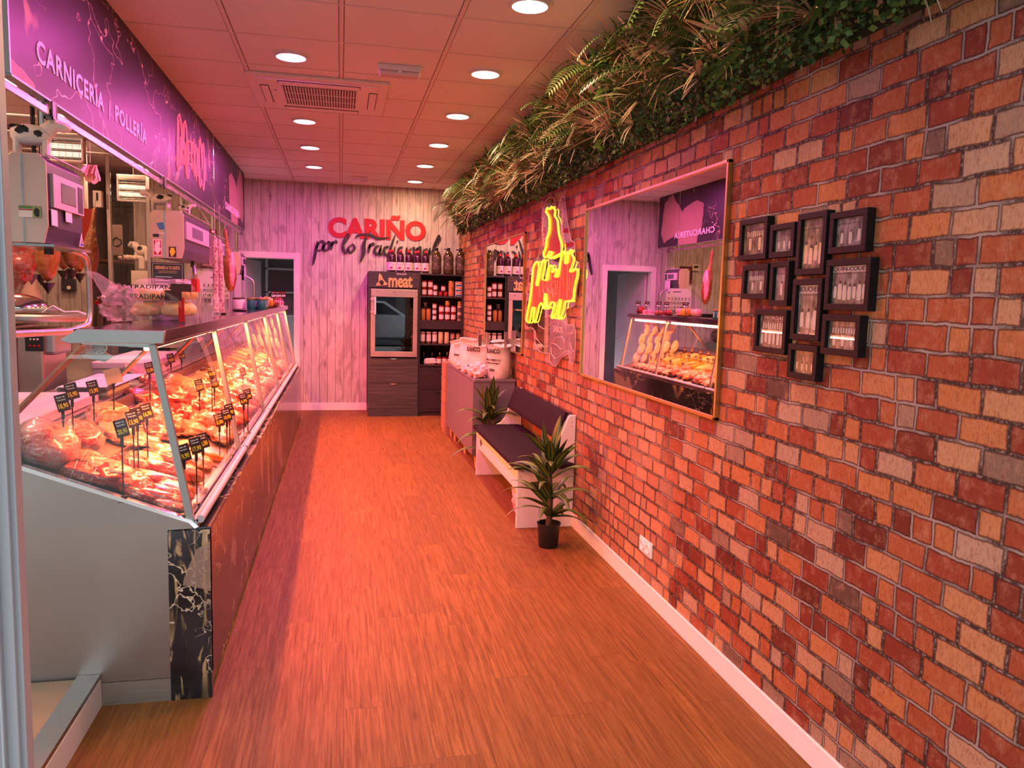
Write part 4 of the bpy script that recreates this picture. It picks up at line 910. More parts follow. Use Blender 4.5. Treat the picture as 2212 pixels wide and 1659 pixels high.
# notice board
nb = thing('notice_board', 'dark green board with gold hand lettering standing behind the bread', 'sign', (-.86, 4.30, ZS))
c0 = AY(326, 566, 4.3); c1 = AY(399, 625, 4.3)
MB().box(c0.x, c1.x, 4.295, 4.305, ZS, c0.z).build('panel', mat('slate_green', (.035, .055, .05), .5), nb, bevel=.002)
q = MB(); wd = c1.x-c0.x; top = c0.z
text(q, 'CRÉANDO A TU GUSTO', (c0.x+.02, 4.2945, top-.034), (1, 0, 0), (0, 0, 1), wd-.04, .015, .001, .03)
for i in range(2): q.box(c0.x+.035, c1.x-.035, 4.2935, 4.2945, top-.045-.008*i, top-.043-.008*i)
for a, b, c, d_ in ((.008, wd-.008, -.008, -.0065), ): q.box(c0.x+a, c0.x+b, 4.2935, 4.2945, top+c, top+d_)
q.box(c0.x+.008, c0.x+.0095, 4.2935, 4.2945, top-.17, top-.008); q.box(c1.x-.0095, c1.x-.008, 4.2935, 4.2945, top-.17, top-.008)
q.build('gold_print', mat('gold_print', (.70, .50, .20), .5), nb)
q = MB()
for i in range(4): q.box(c0.x+.02, c0.x+.10-.008*i, 4.2935, 4.2945, top-.075-.018*i, top-.072-.018*i)
q.build('chalk_lines', WPR, nb)
for i in range(3): MB().box(c1.x-.042, c1.x-.015, 4.292, 4.2945, top-.098-.019*i, top-.084-.019*i).build('price_slip', PAPER, nb)
# hanging salami and ham
SAL = mat('salami_mould', (.62, .42, .38), .8); N = NB(SAL); N.col(N.mix(N.sstep(N.noise(N.obj(), 45, 4, .7), .45, .62), (.70, .52, .48), (.34, .11, .09)))
for k, (px, dy) in enumerate(((464, 0), (474, .05))):
    y = 6.62+dy; a = AY(px, 515 if k == 0 else 518, y); b = AY(px+(4 if k == 0 else 6), 690, y); P = [a.lerp(b, i/10) for i in range(11)]; P[-1].z = max(P[-1].z, ZS+.012)
    t = MB().tube(P, .02, 12, rr=[.012]+[.021+.0015*math.sin(i*2.1) for i in range(9)]+[.014]).tube([a, Vector((a.x, a.y, 2.24))], .0015, 4, k=1)
    tag(t.build('salami', [SAL, mat('butcher_string')], loc=b, smooth=True), ['long thin dried salami hanging from the rail, left of the two', 'long thin dried salami hanging from the rail, right of the two'][k], 'salami', 'long salamis hanging from the rail')
HAMM = m_meat('ham_skin', (.18, .035, .012), (.38, .12, .04), 12, (.4, .7), .4); HAMF = m_meat('ham_pink_face', (.80, .22, .28), (.90, .55, .55), 8, (.5, .7), .3)
HAMO = m_meat('ham_amber_skin', (.30, .085, .015), (.48, .19, .045), 9, (.4, .6), .42); HAMD = m_meat('ham_brown_skin', (.17, .065, .022), (.34, .16, .06), 9, (.4, .6), .5)
def ham(base, ln, m, label, group=None, face=False, name='ham', lean=0, fat=1.0, twist=0):
    """dry-cured ham hanging by the hock: thin shank at the top, rounded butt below"""
    t = thing(name, label, 'ham', base, group)
    prof = [(0, .006), (.02, .03), (.08, .062), (.20, .085), (.34, .088), (.48, .074), (.60, .052), (.72, .032), (.84, .023), (.93, .026), (.98, .024), (1.0, .010)]
    P, RR = [], []
    for u, r in prof: P.append(Vector((base[0]+lean*(u-.3)*ln+.02*math.sin(u*3+twist), base[1]+.02*math.cos(u*2.5+twist), base[2]+u*ln))); RR.append(r*ln/.8*fat)
    b = MB().tube(P, .05, 18, rr=RR)
    c = Vector(base)
    b.v = [tuple(Vector(v)+Vector(v).__sub__(c).normalized()*.012*noise.noise(Vector(v)*14+Vector((twist, 0, 0)))) for v in b.v]
    b.build('ham_body', m, t, smooth=2)
    if face:
        f = MB().blob((base[0]+.045*fat+lean*.1*ln, base[1]-.02, base[2]+.36*ln), (.065, .11, .56*ln), 5, .08, 2, 20, 16, sq=.9); f.build('cut_face', HAMF, t, smooth=2)
    hk = P[-1]; MB().tube([hk, hk+Vector((0, 0, .03)), hk+Vector((.012, 0, .045)), hk+Vector((0, 0, .06))], .003, 6).build('hook', STEEL, t)
    return t
hb = Vector((-1.14, 8.55, 1.55)); ham(tuple(hb), .64, HAMM, 'whole cured ham with a pink cut face hanging from the rail near the door', face=True, lean=-.02, twist=1, fat=.9)
rf = thing('rail_flag', 'small dark red card with a white emblem hanging from the rail by the salami', 'card', AY(490, 520, 6.9)); a = AY(452, 495, 6.9); b = AY(468, 505, 6.9)
MB().box(a.x, b.x, 6.898, 6.902, b.z, a.z).build('card', mat('dark_red_card', (.14, .012, .02), .5), rf); MB().lathe([(.013, 0), (.0005, .001)], ((a.x+b.x)/2, 6.896, (a.z+b.z)/2), 16, ax=1).build('emblem', PAPER, rf); MB().tube([((a.x+b.x)/2, 6.9, a.z), (-1.15, 6.9, 2.24)], .001, 4).build('string', mat('butcher_string'), rf)
# glass jars, teal pots, cheese pieces and cards at the far half of the slab
def jar_teal():
    o = MB().lathe([(.034, 0), (.036, .004), (.036, .078), (.033, .083)], n=20).build('pate_jar', mat('teal_label', (.02, .20, .17), .4), smooth=True)
    MB().lathe([(.037, .083), (.038, .086), (.038, .097), (.036, .099), (.0005, .099)], n=20).build('lid', mat('gold_lid', (.55, .38, .15), .3, .8), o, smooth=True)
    q = MB(); text(q, 'pate', (.0365, -.012, .02), (0, 0, 1), (0, -1, 0), .05, .018, .001, .03); q.build('lettering', WPR, o); return o
k = 0
for r_ in range(2):
    for c in range(4):
        y = 7.15+c*.085; x = -.68-r_*.085; k += 1
        put('teal', jar_teal, (x, y, ZS), f'teal-labelled jar in the {"front" if r_ == 0 else "back"} line on the slab, {ordn[c]} from the shop door', 'teal jars on the counter slab')
def tag_prop(o, c): o['category'] = c; return o
for o in list(C.objects):
    if o.name.startswith('pate_jar'): o['category'] = 'jar'
def jar_clear():
    o = MB().lathe([(.036, 0), (.042, .004), (.042, .07), (.034, .085)], n=20).build('open_jar', mat('white_onion_filling', (.72, .62, .60), .4), smooth=True)
    MB().lathe([(.037, .085), (.038, .098), (.0005, .099)], n=20).build('lid', mat('dark_lid', (.12, .07, .05), .3), o, smooth=True); return o
o = put('cjar', jar_clear, (-.86, 6.98, ZS), 'clear jar with white contents standing left of the teal jars'); o['category'] = 'jar'
o = put('cjar', jar_clear, (-.88, 7.35, ZS), 'second white jar at the back edge of the slab, behind the teal jars'); o['category'] = 'jar'
for k, (x, y, d_, m, lb) in enumerate(((-.74, 8.0, (.10, .14, .10), FATM, 'pale pink piece of cured meat after the teal jars'), (-.72, 8.22, (.12, .15, .11), ORCH, 'orange cheese wedge on the slab in front of the door'), (-.78, 8.45, (.13, .16, .10), HAMF, 'large pink piece on the slab beside the orange cheese'),
        (-.72, 8.72, (.10, .12, .07), DEEP, 'heap of dark glossy sausage packs near the slab end'), (-.72, 9.0, (.10, .11, .06), SAUS, 'pink sliced sausage pack, third item from the slab end'), (-.70, 9.30, (.12, .14, .07), HAMF, 'bright pink boiled ham half on a white plate'), (-.72, 9.58, (.11, .11, .10), DEEP, 'round dark red cured meat at the very end of the slab'))):
    mseed[0] += 1; t = MB().blob((x, y, ZS+d_[2]*.45), d_, mseed[0], .14, 2.2, 20, 14, .85, sq=.7); tag(t.build('deli_piece', m, loc=(x, y, ZS), smooth=2), lb, 'deli meat' if m is not ORCH else 'cheese')
tag(MB().box(-.76, -.63, 9.2, 9.42, ZS, ZS+.006).build('plate', WHITE, loc=(-.7, 9.3, ZS)), 'white plate under the boiled ham half', 'plate')
def slab_card():
    q = MB().box(-.001, .001, -.035, .035, .10, .165, 0).box(-.001, .001, -.003, .003, 0, .10, 0)
    text(q, '13,90', (.0013, -.028, .108), Yd, Zd, .056, .020, .0005, .04, 1, 1); text(q, 'Cecina', (.0013, -.025, .145), Yd, Zd, .036, .008, .0005, .02, 1, 1)
    q.lathe([(.008, 0), (.0005, .001)], (.0013, .022, .152), 10, ax=0, k=2)
    return q.build('price_card', [mat('black_slab_card', (.02, .012, .015), .45), WPR, REDP])
for k, y in enumerate((8.1, 8.62, 8.85, 9.22, 9.52)):
    o = put('slabcard', slab_card, (-.655, y, ZS), f'black price card standing on the slab, {ordn[k]} from the teal jars', 'black price cards on the counter slab', rotz=-.65); o['category'] = 'price card'

# ================================================================ work area behind the counter
HY = 5.9
def hx(px, y=HY): return AY(px, 500, y).x
hams = [(22, 628, .62, HAMD, 'dark ham at the far left edge behind the door frame'), (62, 590, .58, HAMD, 'dark brown cured ham behind the plastic-wrapped red piece'), (84, 590, .56, HAMO, 'amber ham with a small drip cup, just right of the red piece'), (78, 575, .5, HAMD, None),
        (112, 608, .70, HAMO, 'longest amber ham with its drip cup hanging lowest, in the middle of the row'), (72, 585, .55, HAMO, None), (93, 575, .56, HAMO, 'broad amber ham directly left of the longest ham'),
        (132, 582, .55, HAMD, 'brown ham right behind the longest ham'), (150, 580, .60, HAMD, 'large brown ham seen inside the curve of the steel support'), (172, 588, .52, HAMO, 'amber ham behind the upright of the steel support'), (203, 597, .55, HAMD, 'rightmost brown ham, below the red panel')]
hy = [6.3, 6.2, 5.9, 0, 5.6, 0, 6.0, 6.5, 6.2, 6.6, 6.9]
for k, (px, py, ln, m, lb) in enumerate(hams):
    if lb is None: continue
    y = hy[k]; b = AY(px, py, y); ham(tuple(b), ln, m, lb, 'cured hams hanging behind the counter', fat=.98, lean=.02, twist=k)
    b = b+Vector((-.006*ln+.02*math.sin(k), .02*math.cos(k), .006))
    if k not in (0,):
        t = MB().lathe([(.0005, -.075), (.045, 0), (.042, 0), (.0005, -.068)], (b.x, b.y, b.z-.015), 16, cap=False).tube([(b.x, b.y, b.z-.015), (b.x, b.y, b.z+.045)], .002, 4)
        tag(t.build('drip_cup', BLACK, loc=(b.x, b.y, b.z-.09)), 'black cone drip cup under the '+' '.join(lb.split()[:9]).rstrip(','), 'drip cup', 'black drip cups under the hams')
b = AY(40, 590, 5.8); t = MB().blob((b.x, b.y, b.z+.16), (.22, .16, .44), 77, .3, 3, 26, 20); o = t.build('cured_meat_piece', m_meat('red_wrapped_meat', (.55, .02, .02), (.75, .45, .40), 10, (.5, .65), .15), loc=b, smooth=2); tag(o, 'red piece of cured meat in shiny plastic hanging at the left', 'meat')
MB().blob((b.x, b.y, b.z+.16), (.235, .175, .46), 77, .36, 3.5, 26, 20).build('plastic_wrap', FILM_W, o, smooth=True)
hr = MB().tube([(-2.9, 6.2, 2.62), (-1.62, 6.2, 2.62)], .012, 8)
for x in (-2.8, -1.7): hr.tube([(x, 6.2, 2.62), (x, 6.2, HC)], .006, 6)
for y in (5.6, 6.9): hr.tube([(-2.9, y, 2.62), (-1.62, y, 2.62)], .010, 8)
for x in (-2.8, -1.7): hr.tube([(x, 5.55, 2.62), (x, 6.95, 2.62)], .010, 8)
tag(hr.build('ham_rack', STEEL, loc=(-2.2, 6.2, 2.62), smooth=True), 'steel rack hanging from the ceiling that carries the hams', 'rack')
# red panel, plastic bags, black wall box
a = AY(168, 450, 8.6); b = AY(202, 530, 8.6); tag(MB().box(a.x, b.x, 8.58, 8.62, b.z, a.z).build('red_board', mat('red_board', (.35, .02, .01), .5), loc=(b.x, 8.6, b.z), bevel=.003), 'red board hanging behind the near scale above the hams', 'board')
for k, (px, w_, lb) in enumerate(((28, .16, 'pink translucent plastic bag hanging at the left edge'), (58, .20, 'wide pale plastic carrier bag hanging beside the wall'))):
    b = AY(px, 652, 6.4); t = MB()
    n = 14; vs = []
    for i in range(9):
        u = i/8; r_ = w_*(.35+.65*u)/2
        for j in range(n): a_ = 2*PI*j/n; vs.append((b.x+r_*math.cos(a_)*(1+.12*math.sin(5*a_+k)), b.y+.4*r_*math.sin(a_), b.z+.30*(1-u)+.01*math.sin(7*a_)))
    t.add(vs, [(i*n+j, i*n+(j+1) % n, (i+1)*n+(j+1) % n, (i+1)*n+j) for i in range(8) for j in range(n)]+[tuple(range(8*n, 9*n))])
    tag(t.build('carrier_bag', mat('pale_bag_plastic', (.82, .55, .48), .4), loc=b, smooth=True), lb, 'bag', 'plastic bags hanging behind the counter')
a = AY(134, 595, 8.6); b = AY(165, 640, 8.6); wb = thing('wall_box', 'black switch box with a cable gland on the pale wall behind the hams', 'switch box', (a.x, 8.6, b.z)); 
MB().box(a.x, b.x, 8.56, 8.62, b.z+.05, a.z-.03).build('box', mat('dark_navy_box', (.03, .03, .05), .4), wb, bevel=.006); MB().box(a.x+.05, b.x-.03, 8.57, 8.62, a.z-.03, a.z+.07).build('socket_head', BLACK, wb, bevel=.006); MB().lathe([(.02, 0), (.018, -.008), (.0005, -.009)], (a.x+.07, 8.56, a.z-.12), 14, ax=1).build('dial', PAPER, wb)
# slicing machine with round table on the rear counter
RX0, RX1 = -2.45, -1.75
MB2 = MB().box(XL+.02, -1.80, 3.2, 8.5, .86, .90); rc = thing('rear_counter', 'steel worktop along the wall behind the display counter', 'worktop', (-2.3, 5.8, 0)); MB2.build('worktop', m_steel('worktop_steel', (.45, .38, .35), .35), rc, bevel=.003)
MB().box(XL+.02, -1.86, 3.25, 8.45, 0, .86).build('cabinet', mat('dark_red_front', (.22, .05, .04), .5), rc)
sm = thing('slicing_machine', 'steel slicing machine with a round domed blade cover at the left', 'slicer', (-1.98, 5.1, .90))
gp = lambda px, py, y=5.1: AY(px, py, y)
a = gp(20, 700); b = gp(100, 772)
MB().box(gp(14, 700).x, gp(48, 700).x, 4.95, 5.35, .90, a.z).build('motor_housing', STEEL, sm, bevel=.01)
MB().box(gp(48, 700).x, gp(104, 700).x, 5.0, 5.4, .90, a.z-.02).build('housing', m_steel('housing_steel', (.50, .40, .35), .35, (1, 1, 1)), sm, bevel=.01)
MB().box(gp(100, 700).x, gp(130, 700).x, 5.02, 5.3, gp(100, 765).z, gp(100, 712).z).build('gearbox', SATIN, sm, bevel=.02)
p0, p1 = gp(57, 758, 5.0), gp(94, 722, 5.0); q = MB().box(p0.x, p1.x, 4.985, 5.0, p0.z, p1.z, 0)
for i in range(3): q.lathe([(.007, 0), (.0005, -.008)], (p0.x+(p1.x-p0.x)*(.3+.2*i), 4.985, p0.z+(p1.z-p0.z)*.7), 10, ax=1, k=1).lathe([(.008, 0), (.0005, -.012)], (p0.x+(p1.x-p0.x)*(.25+.25*i), 4.985, p0.z+(p1.z-p0.z)*.3), 10, ax=1, k=2)
q.build('control_panel', [BLACK, PAPER, REDP], sm)
ctr = gp(95, 688, 5.1); MB().lathe([(.0005, 0), (.27, 0), (.275, .008), (.275, .030), (.265, .036), (.0005, .036)], (gp(70, 688).x, 5.15, gp(60, 692).z), 40).build('round_table', STEEL, sm, smooth=True)
MB().blob((gp(22, 665).x-.02, 5.25, gp(60, 678).z+.02), (.36, .30, .20), 3, .02, 1, 28, 16, .05).build('blade_cover', CHROME, sm, smooth=True)
MB().box(gp(20, 660).x, gp(108, 660).x, 5.12, 5.30, gp(60, 672).z, gp(60, 666).z).build('carriage', SATIN, sm, bevel=.003)
q = gp(118, 672); t = MB().tube([(q.x-.06, 5.08, q.z-.01), (q.x, 5.08, q.z+.03), (q.x+.06, 5.08, q.z-.005), (q.x+.13, 5.08, q.z), (q.x+.17, 5.10, q.z-.015)], .006, 8); tag(t.build('cleaning_tool', WPLAST, loc=(q.x, 5.08, q.z-.02), smooth=True), 'small white and black tool lying on the slicer table', 'tool')
# steel switch column
ps = lambda px, py: AY(px, py, 7.0)
a = ps(209, 620); b = ps(240, 700); cc = thing('steel_column', 'brown-steel machine column with a red emergency button', 'machine', ((a.x+b.x)/2, 7.1, .90))
MB().box(a.x, ps(222, 620).x, 6.98, 7.2, .90, a.z).build('column', mat('brown_steel', (.13, .075, .055), .35, .3), cc, bevel=.004); MB().box(ps(223, 620).x, b.x, 7.0, 7.2, .90, a.z).build('column', mat('brown_steel'), cc, bevel=.004)
c = ps(213, 653); MB().lathe([(.018, 0), (.020, -.018), (.015, -.026), (.0005, -.028)], (c.x, 6.98, c.z), 16, ax=1).build('red_button', REDP, cc, smooth=True); c = ps(214, 643); MB().lathe([(.010, 0), (.009, -.006), (.0005, -.007)], (c.x, 6.98, c.z), 14, ax=1).build('white_button', PAPER, cc)
c = ps(217, 608); MB().lathe([(.03, -.03), (.03, .03)], (c.x, 7.05, c.z), 14).tube([(c.x, 7.0, c.z+.01), (c.x+.05, 6.97, c.z+.02)], .012, 8).build('lever', BLACK, cc, smooth=True)
# heaters
def heater(px0, py0, px1, py1, y, label, corner=True):
    a = AY(px0, py0, y); b = AY(px1, py1, y); W = b.x-a.x; H = a.z-b.z
    t = thing('infrared_heater', label, 'heater', ((a.x+b.x)/2, y, b.z), 'white slatted heaters hanging from the ceiling')
    f = MB().box(a.x, b.x, y-.02, y+.05, a.z-H*.2, a.z).box(a.x, a.x+.018, y-.02, y+.05, b.z, a.z-.01).box(b.x-.018, b.x, y-.02, y+.05, b.z, a.z-.01).box(a.x, b.x, y-.02, y+.05, b.z, b.z+.018); f.build('housing', WPLAST, t, bevel=.006)
    MB().box(a.x+.018, b.x-.018, y+.03, y+.04, b.z+.018, a.z-H*.2).build('reflector', mat('dark_reflector', (.12, .10, .09), .3, .6), t)
    for u in (.28, .55): MB().tube([(a.x+.02, y, b.z+H*u), (b.x-.02, y, b.z+H*u)], .018, 10).build('tube', mat('heater_tube', (.9, .75, .65), .3, emit=(1, .75, .6), es=.9), t, smooth=True)
    g = MB()
    for i in range(9): g.tube([(a.x+.02, y-.018, b.z+.03+i*H*.085), (b.x-.02, y-.018, b.z+.03+i*H*.085)], .0012, 4)
    for i in range(5): g.tube([(a.x+W*(.12+.19*i), y-.019, b.z+.02), (a.x+W*(.12+.19*i), y-.019, a.z-H*.2)], .0012, 4)
    g.build('guard_wire', STEEL, t); MB().box(a.x+W*.25, a.x+W*.75, y-.022, y-.02, a.z-H*.15, a.z-H*.06).build('label', PAPER, t)
    MB().tube([((a.x+b.x)/2, y+.02, a.z), ((a.x+b.x)/2, y+.02, HC)], .004, 6).build('hanger', STEEL, t)
heater(103, 285, 183, 353, 6.35, 'white slatted infrared heater hanging left, behind the near scale'); heater(252, 376, 324, 438, 8.9, 'white slatted infrared heater hanging behind the steel-edged partition')
# steel-edged partition
gpn = thing('glass_partition', 'tall steel-edged glass partition behind the bread bags', 'partition', (-2.38, 8.7, 0))
x0_, x1_ = AY(237, 500, 8.7).x, AY(322, 500, 8.7).x
for x in (x0_, x1_): MB().box(x-.02, x+.02, 8.68, 8.72, .0, 2.93).build('post', CHROME, gpn, bevel=.004)
MB().box(x0_, x1_, 8.68, 8.72, 2.91, 2.95).build('rail', CHROME, gpn)
MB().box(x0_+.02, x1_-.02, 8.698, 8.704, .95, 2.91).build('glass', GLASS, gpn)
for nm, q0, q1, lb in (('paper_sheet', (283, 584), (320, 622), 'large handwritten paper sheet taped to the partition'), ('paper_note', (300, 556), (312, 580), 'small paper note above the large sheet on the partition')):
    a = AY(*q0, 8.67); b = AY(*q1, 8.67); tag(MB().box(a.x, b.x, 8.669, 8.671, b.z, a.z).build(nm, PAPER, loc=(a.x, 8.67, b.z)), lb, 'paper')
# shelf with cloth, eggs and white figure seen through the partition
es = thing('wall_shelf', 'dark wrought-iron shelf seen through the partition', 'shelf', (-2.75, 9.8, 2.05))
za = AY(275, 562, 9.6).z; MB().box(XL, -2.42, 9.5, 10.15, za-.03, za).build('board', mat('dark_shelf_wood', (.08, .04, .03), .5), es); 
for px in (245, 282): c = AY(px, 590, 9.55); MB().tube([(c.x+.03*math.cos(i*.6)*(1-i*.07), 9.52, c.z+.06-.02*i+.03*math.sin(i*.6)) for i in range(10)], .004, 6).build('scroll', BLACK, es)
for k in range(9):
    c = AY(262+5.2*k, 551-(3 if k % 2 else 0), 9.6)
    o = put('egg', lambda: MB().blob((0, 0, .03), (.058, .058, .062), 0, 0, 1, 14, 10).build('egg', mat('egg_shell', (.82, .70, .60), .4), smooth=True), (c.x, 9.56+.04*(k % 3), za), f'white egg on the dark shelf seen through the partition, {ordn[min(k, 7)]}{" but one" if k == 8 else ""} from the left', 'eggs on the shelf behind the partition'); o['category'] = 'egg'
a = AY(241, 485, 9.55); b = AY(267, 552, 9.55); tag(MB().box(a.x, b.x, 9.53, 9.545, b.z, a.z).tube([((a.x+b.x)/2+.045*math.cos(i*PI/8), 9.525, (a.z+b.z)/2-.02+.045*math.sin(i*PI/8)) for i in range(16)], .008, 6, k=1, closed=True).build('hanging_cloth', [mat('grey_cloth', (.22, .16, .15), .9), BLACK], loc=(a.x, 9.54, b.z)), 'grey hanging cloth with a black ring print seen through the partition', 'cloth')
c = AY(306, 545, 9.6); cow(c.x, 9.65, za, 1.9, 'white cow figure standing on the shelf seen through the partition', 2.6)
a = AY(202, 412, 8.58); o = MB().box(a.x, a.x+.075, 8.55, 8.624, a.z-.16, a.z, 0).box(a.x+.03, a.x+.05, 8.547, 8.55, a.z-.10, a.z-.02, 1).build('soap_dispenser', [WPLAST, BPR], loc=(a.x, 8.5, a.z-.16), bevel=.015); tag(o, 'white soap dispenser on the wall between the two heaters', 'dispenser')
# paper tickets on a string from the rail
tk = thing('ticket_bundle', 'fan of pink paper tickets hanging on a string from the rail', 'tickets', AX(195, 345, -1.16)); c = AX(195, 352, -1.16); t = MB(); rg = random.Random(3)
for i in range(34):
    a_ = rg.uniform(-1.1, 1.1); l_ = rg.uniform(.05, .085); x_ = c.x+rg.uniform(-.03, .03); d_ = Vector((0, math.sin(a_), -math.cos(a_)))*l_; s_ = Vector((rg.uniform(-.01, .01), math.cos(a_)*.011, math.sin(a_)*.011)); p_ = Vector((x_, c.y, c.z-.01))
    t.add([p_-s_*.4, p_+s_*.4, p_+d_+s_, p_+d_*1.08, p_+d_-s_], [(0, 1, 2, 3, 4)])
t.build('tickets', mat('ticket_paper', (.85, .55, .42), .8), tk); MB().tube([(c.x, c.y, c.z), (c.x, c.y, 2.24)], .0015, 4).build('string', mat('butcher_string'), tk)
# calendar and dark picture on the work-area back wall
cal = thing('wall_calendar', 'white month calendar on the plank wall behind the hanging salami', 'calendar', (-1.66, YN, 1.6)); c0 = AY(425, 585, YN-.01); c1 = AY(490, 645, YN-.01)
q = MB().box(c0.x, c1.x+.03, YN-.008, YN-.001, c1.z, c0.z, 0); wd = (c1.x+.03-c0.x); n = 0
for r_ in range(4):
    for c in range(7):
        n = 2+r_*7+c
        if n > 31: continue
        text(q, str(n), (c0.x+.018+wd*c*.138, YN-.009, c0.z-.185-r_*.062), (1, 0, 0), (0, 0, 1), .022 if n < 10 else .036, .028, .001, .02, 1, 1 if c < 5 else 2)
    q.box(c0.x+.01, c1.x+.02, YN-.0095, YN-.008, c0.z-.195-r_*.062, c0.z-.193-r_*.062, 1)
text(q, 'Diciembre', (c0.x+.16, YN-.009, c0.z-.085), (1, 0, 0), (0, 0, 1), .12, .02, .001, .02, 1, 1)
q.build('sheet', [PAPER, BPR, REDP], cal)
c0 = AY(424, 535, YN-.02); c1 = AY(486, 580, YN-.02); pc = thing('wall_poster', 'dark floral poster above the calendar', 'poster', (c0.x, YN, c1.z)); MB().box(c0.x, -1.44-.10, YN-.012, YN-.001, c1.z, c0.z).build('sheet', m_meat('poster_print', (.05, .008, .012), (.25, .08, .09), 9, (.5, .65), .3), pc)
th = MB().box(-1.83, -1.72, YN-.03, YN-.001, 2.02, 2.11, 0).box(-1.81, -1.74, YN-.033, YN-.03, 2.06, 2.09, 1).build('thermostat', [mat('cream_thermostat', (.7, .65, .45), .4), BPR], loc=(-1.78, YN, 2.02), bevel=.003); tag(th, 'cream thermostat on the plank wall, seen in the mirror above the calendar', 'thermostat')
sb = MB().box(-2.1, -1.88, YN-.05, YN-.001, 1.28, 1.42).build('wall_intercom', BLACK, loc=(-2, YN, 1.3), bevel=.006); tag(sb, 'small black box low on the work-area back wall', 'box')
rt = thing('back_worktop', 'pale worktop below the calendar at the back of the work area', 'worktop', (-1.9, 9.95, 0)); MB().box(-2.40, -1.66, 9.7, YN-.01, .88, .92).build('top', WPAN, rt); MB().box(-2.38, -1.68, 9.74, YN-.01, 0, .88).build('cabinet', DARK, rt)
kit_ = thing('stick_blender', 'dark kitchen machine on the pale back worktop', 'machine', (-2.05, 9.95, .92)); MB().box(-2.22, -1.92, 9.85, 10.1, .92, 1.02).build('base', mat('green_grey_tub', (.10, .20, .16), .4), kit_, bevel=.01); MB().blob((-2.07, 9.98, 1.12), (.26, .20, .20), 3, .05, 2, 20, 12).build('cover', BLACK, kit_, smooth=True)
for k, (px0, px1, py, y, lb) in enumerate(((428, 458, 656, 5.3, 'dark round tray lid lying on the slab between bread and salami'), (486, 520, 652, 6.3, 'dark round lid on the slab between the salami and the jars'))):
    a = AY(px0, py, y); b = AY(px1, py, y); o = MB().lathe([(.0005, 0), ((b.x-a.x)/2*.8, 0), ((b.x-a.x)/2, .010), (.0005, .012)], (-.76, y, ZS), 24).build('tray_lid', mat('dark_lid'), loc=(-.76, y, ZS), smooth=True); tag(o, lb, 'lid', 'round dark lids on the slab')
o = MB().blob((-1.95, 4.45, .955), (.26, .34, .09), 4, .35, 3, 22, 14, .6).build('dark_cloth', mat('dark_work_cloth', (.04, .03, .035), .9), loc=(-1.95, 4.45, .90), smooth=True); tag(o, 'crumpled dark cloth on the rear worktop at the left edge', 'cloth')
# ================================================================ cabinet wall
YC = 10.03
BWOOD = m_wood('black_wood', (.028, .030, .030), (.070, .072, .070), (4, 4, 60)); BWOODH = m_wood('black_wood_drawers', (.030, .032, .031), (.080, .082, .078), (2, 2, 50))
fc = thing('fridge_cabinet', 'tall black wooden cabinet with golden meat lettering around a glass-door fridge', 'cabinet', (.665, 10.3, 0))
cx0, cx1 = .347, .985
MB().box(cx0, cx1, YC+.02, YB-.001, .0, .10).box(cx0, cx1, YC+.02, YB-.001, 1.82, 1.858).box(cx0, cx0+.03, YC+.01, YB-.001, .1, 1.83).box(cx1-.03, cx1, YC+.01, YB-.001, .1, 1.83).box(cx0, cx1, YC+.30, YB-.001, .1, 1.83).build('carcass', BWOOD, fc)
MB().box(cx0, cx1, YC-.004, YC+.02, .0, .105).build('plinth', BWOOD, fc)
for z0, z1 in ((.108, .430), (.435, .755)):
    d_ = MB().box(cx0+.003, cx1-.003, YC, YC+.02, z0, z1).build('drawer', BWOODH, fc, bevel=.0015)
    xm = (cx0+cx1)/2+.0; pts = [(xm-.045+.01*i, z1-.002-.014*math.sin(PI*i/9)) for i in range(10)]
    MB().prism(pts+[(xm+.045, z1+.001), (xm-.045, z1+.001)], 1, YC-.008, YC+.002).build('handle', CHROME, d_)
MB().box(cx0, cx1, YC-.001, YC+.02, 1.655, 1.86).build('sign_panel', BWOOD, fc)
GP = mat('gold_lettering', (.62, .44, .18), .4, .4)
q = MB(); text(q, 'meat', (.592, YC-.001, 1.672), (1, 0, 0), (0, 0, 1), .305, .158, .004, .03, .95); q.build('gold_lettering', GP, fc)
q = MB(); text(q, 'SHOP', (.695, YC-.001, 1.822), (1, 0, 0), (0, 0, 1), .125, .022, .003, .01, 1.3); q.build('white_lettering', WPR, fc)
q = MB(); text(q, 'VINO', (.90, YC-.001, 1.825), (1, 0, 0), (0, 0, 1), .045, .013, .002, .0); text(q, 'Ribera 3,50', (.885, YC-.001, 1.795), (1, 0, 0), (0, 0, 1), .075, .012, .002, .0, 1, None, .3); q.build('chalk_price', mat('chalk_brown', (.35, .25, .15), .8), fc)
em = [(0, 0), (.05, .0), (.14, .01), (.145, .03), (.11, .055), (.085, .09), (.07, .13), (.045, .155), (.035, .13), (.03, .09), (.035, .05), (.01, .03)]
MB().prism([(.436+a, 1.680+b) for a, b in em], 1, YC-.004, YC-.001).build('emblem', GP, fc)
q = MB().blob((.505, YC-.005, 1.72), (.05, .004, .05), 3, .6, 5, 16, 10); q.build('emblem_drawing', BPR, fc)
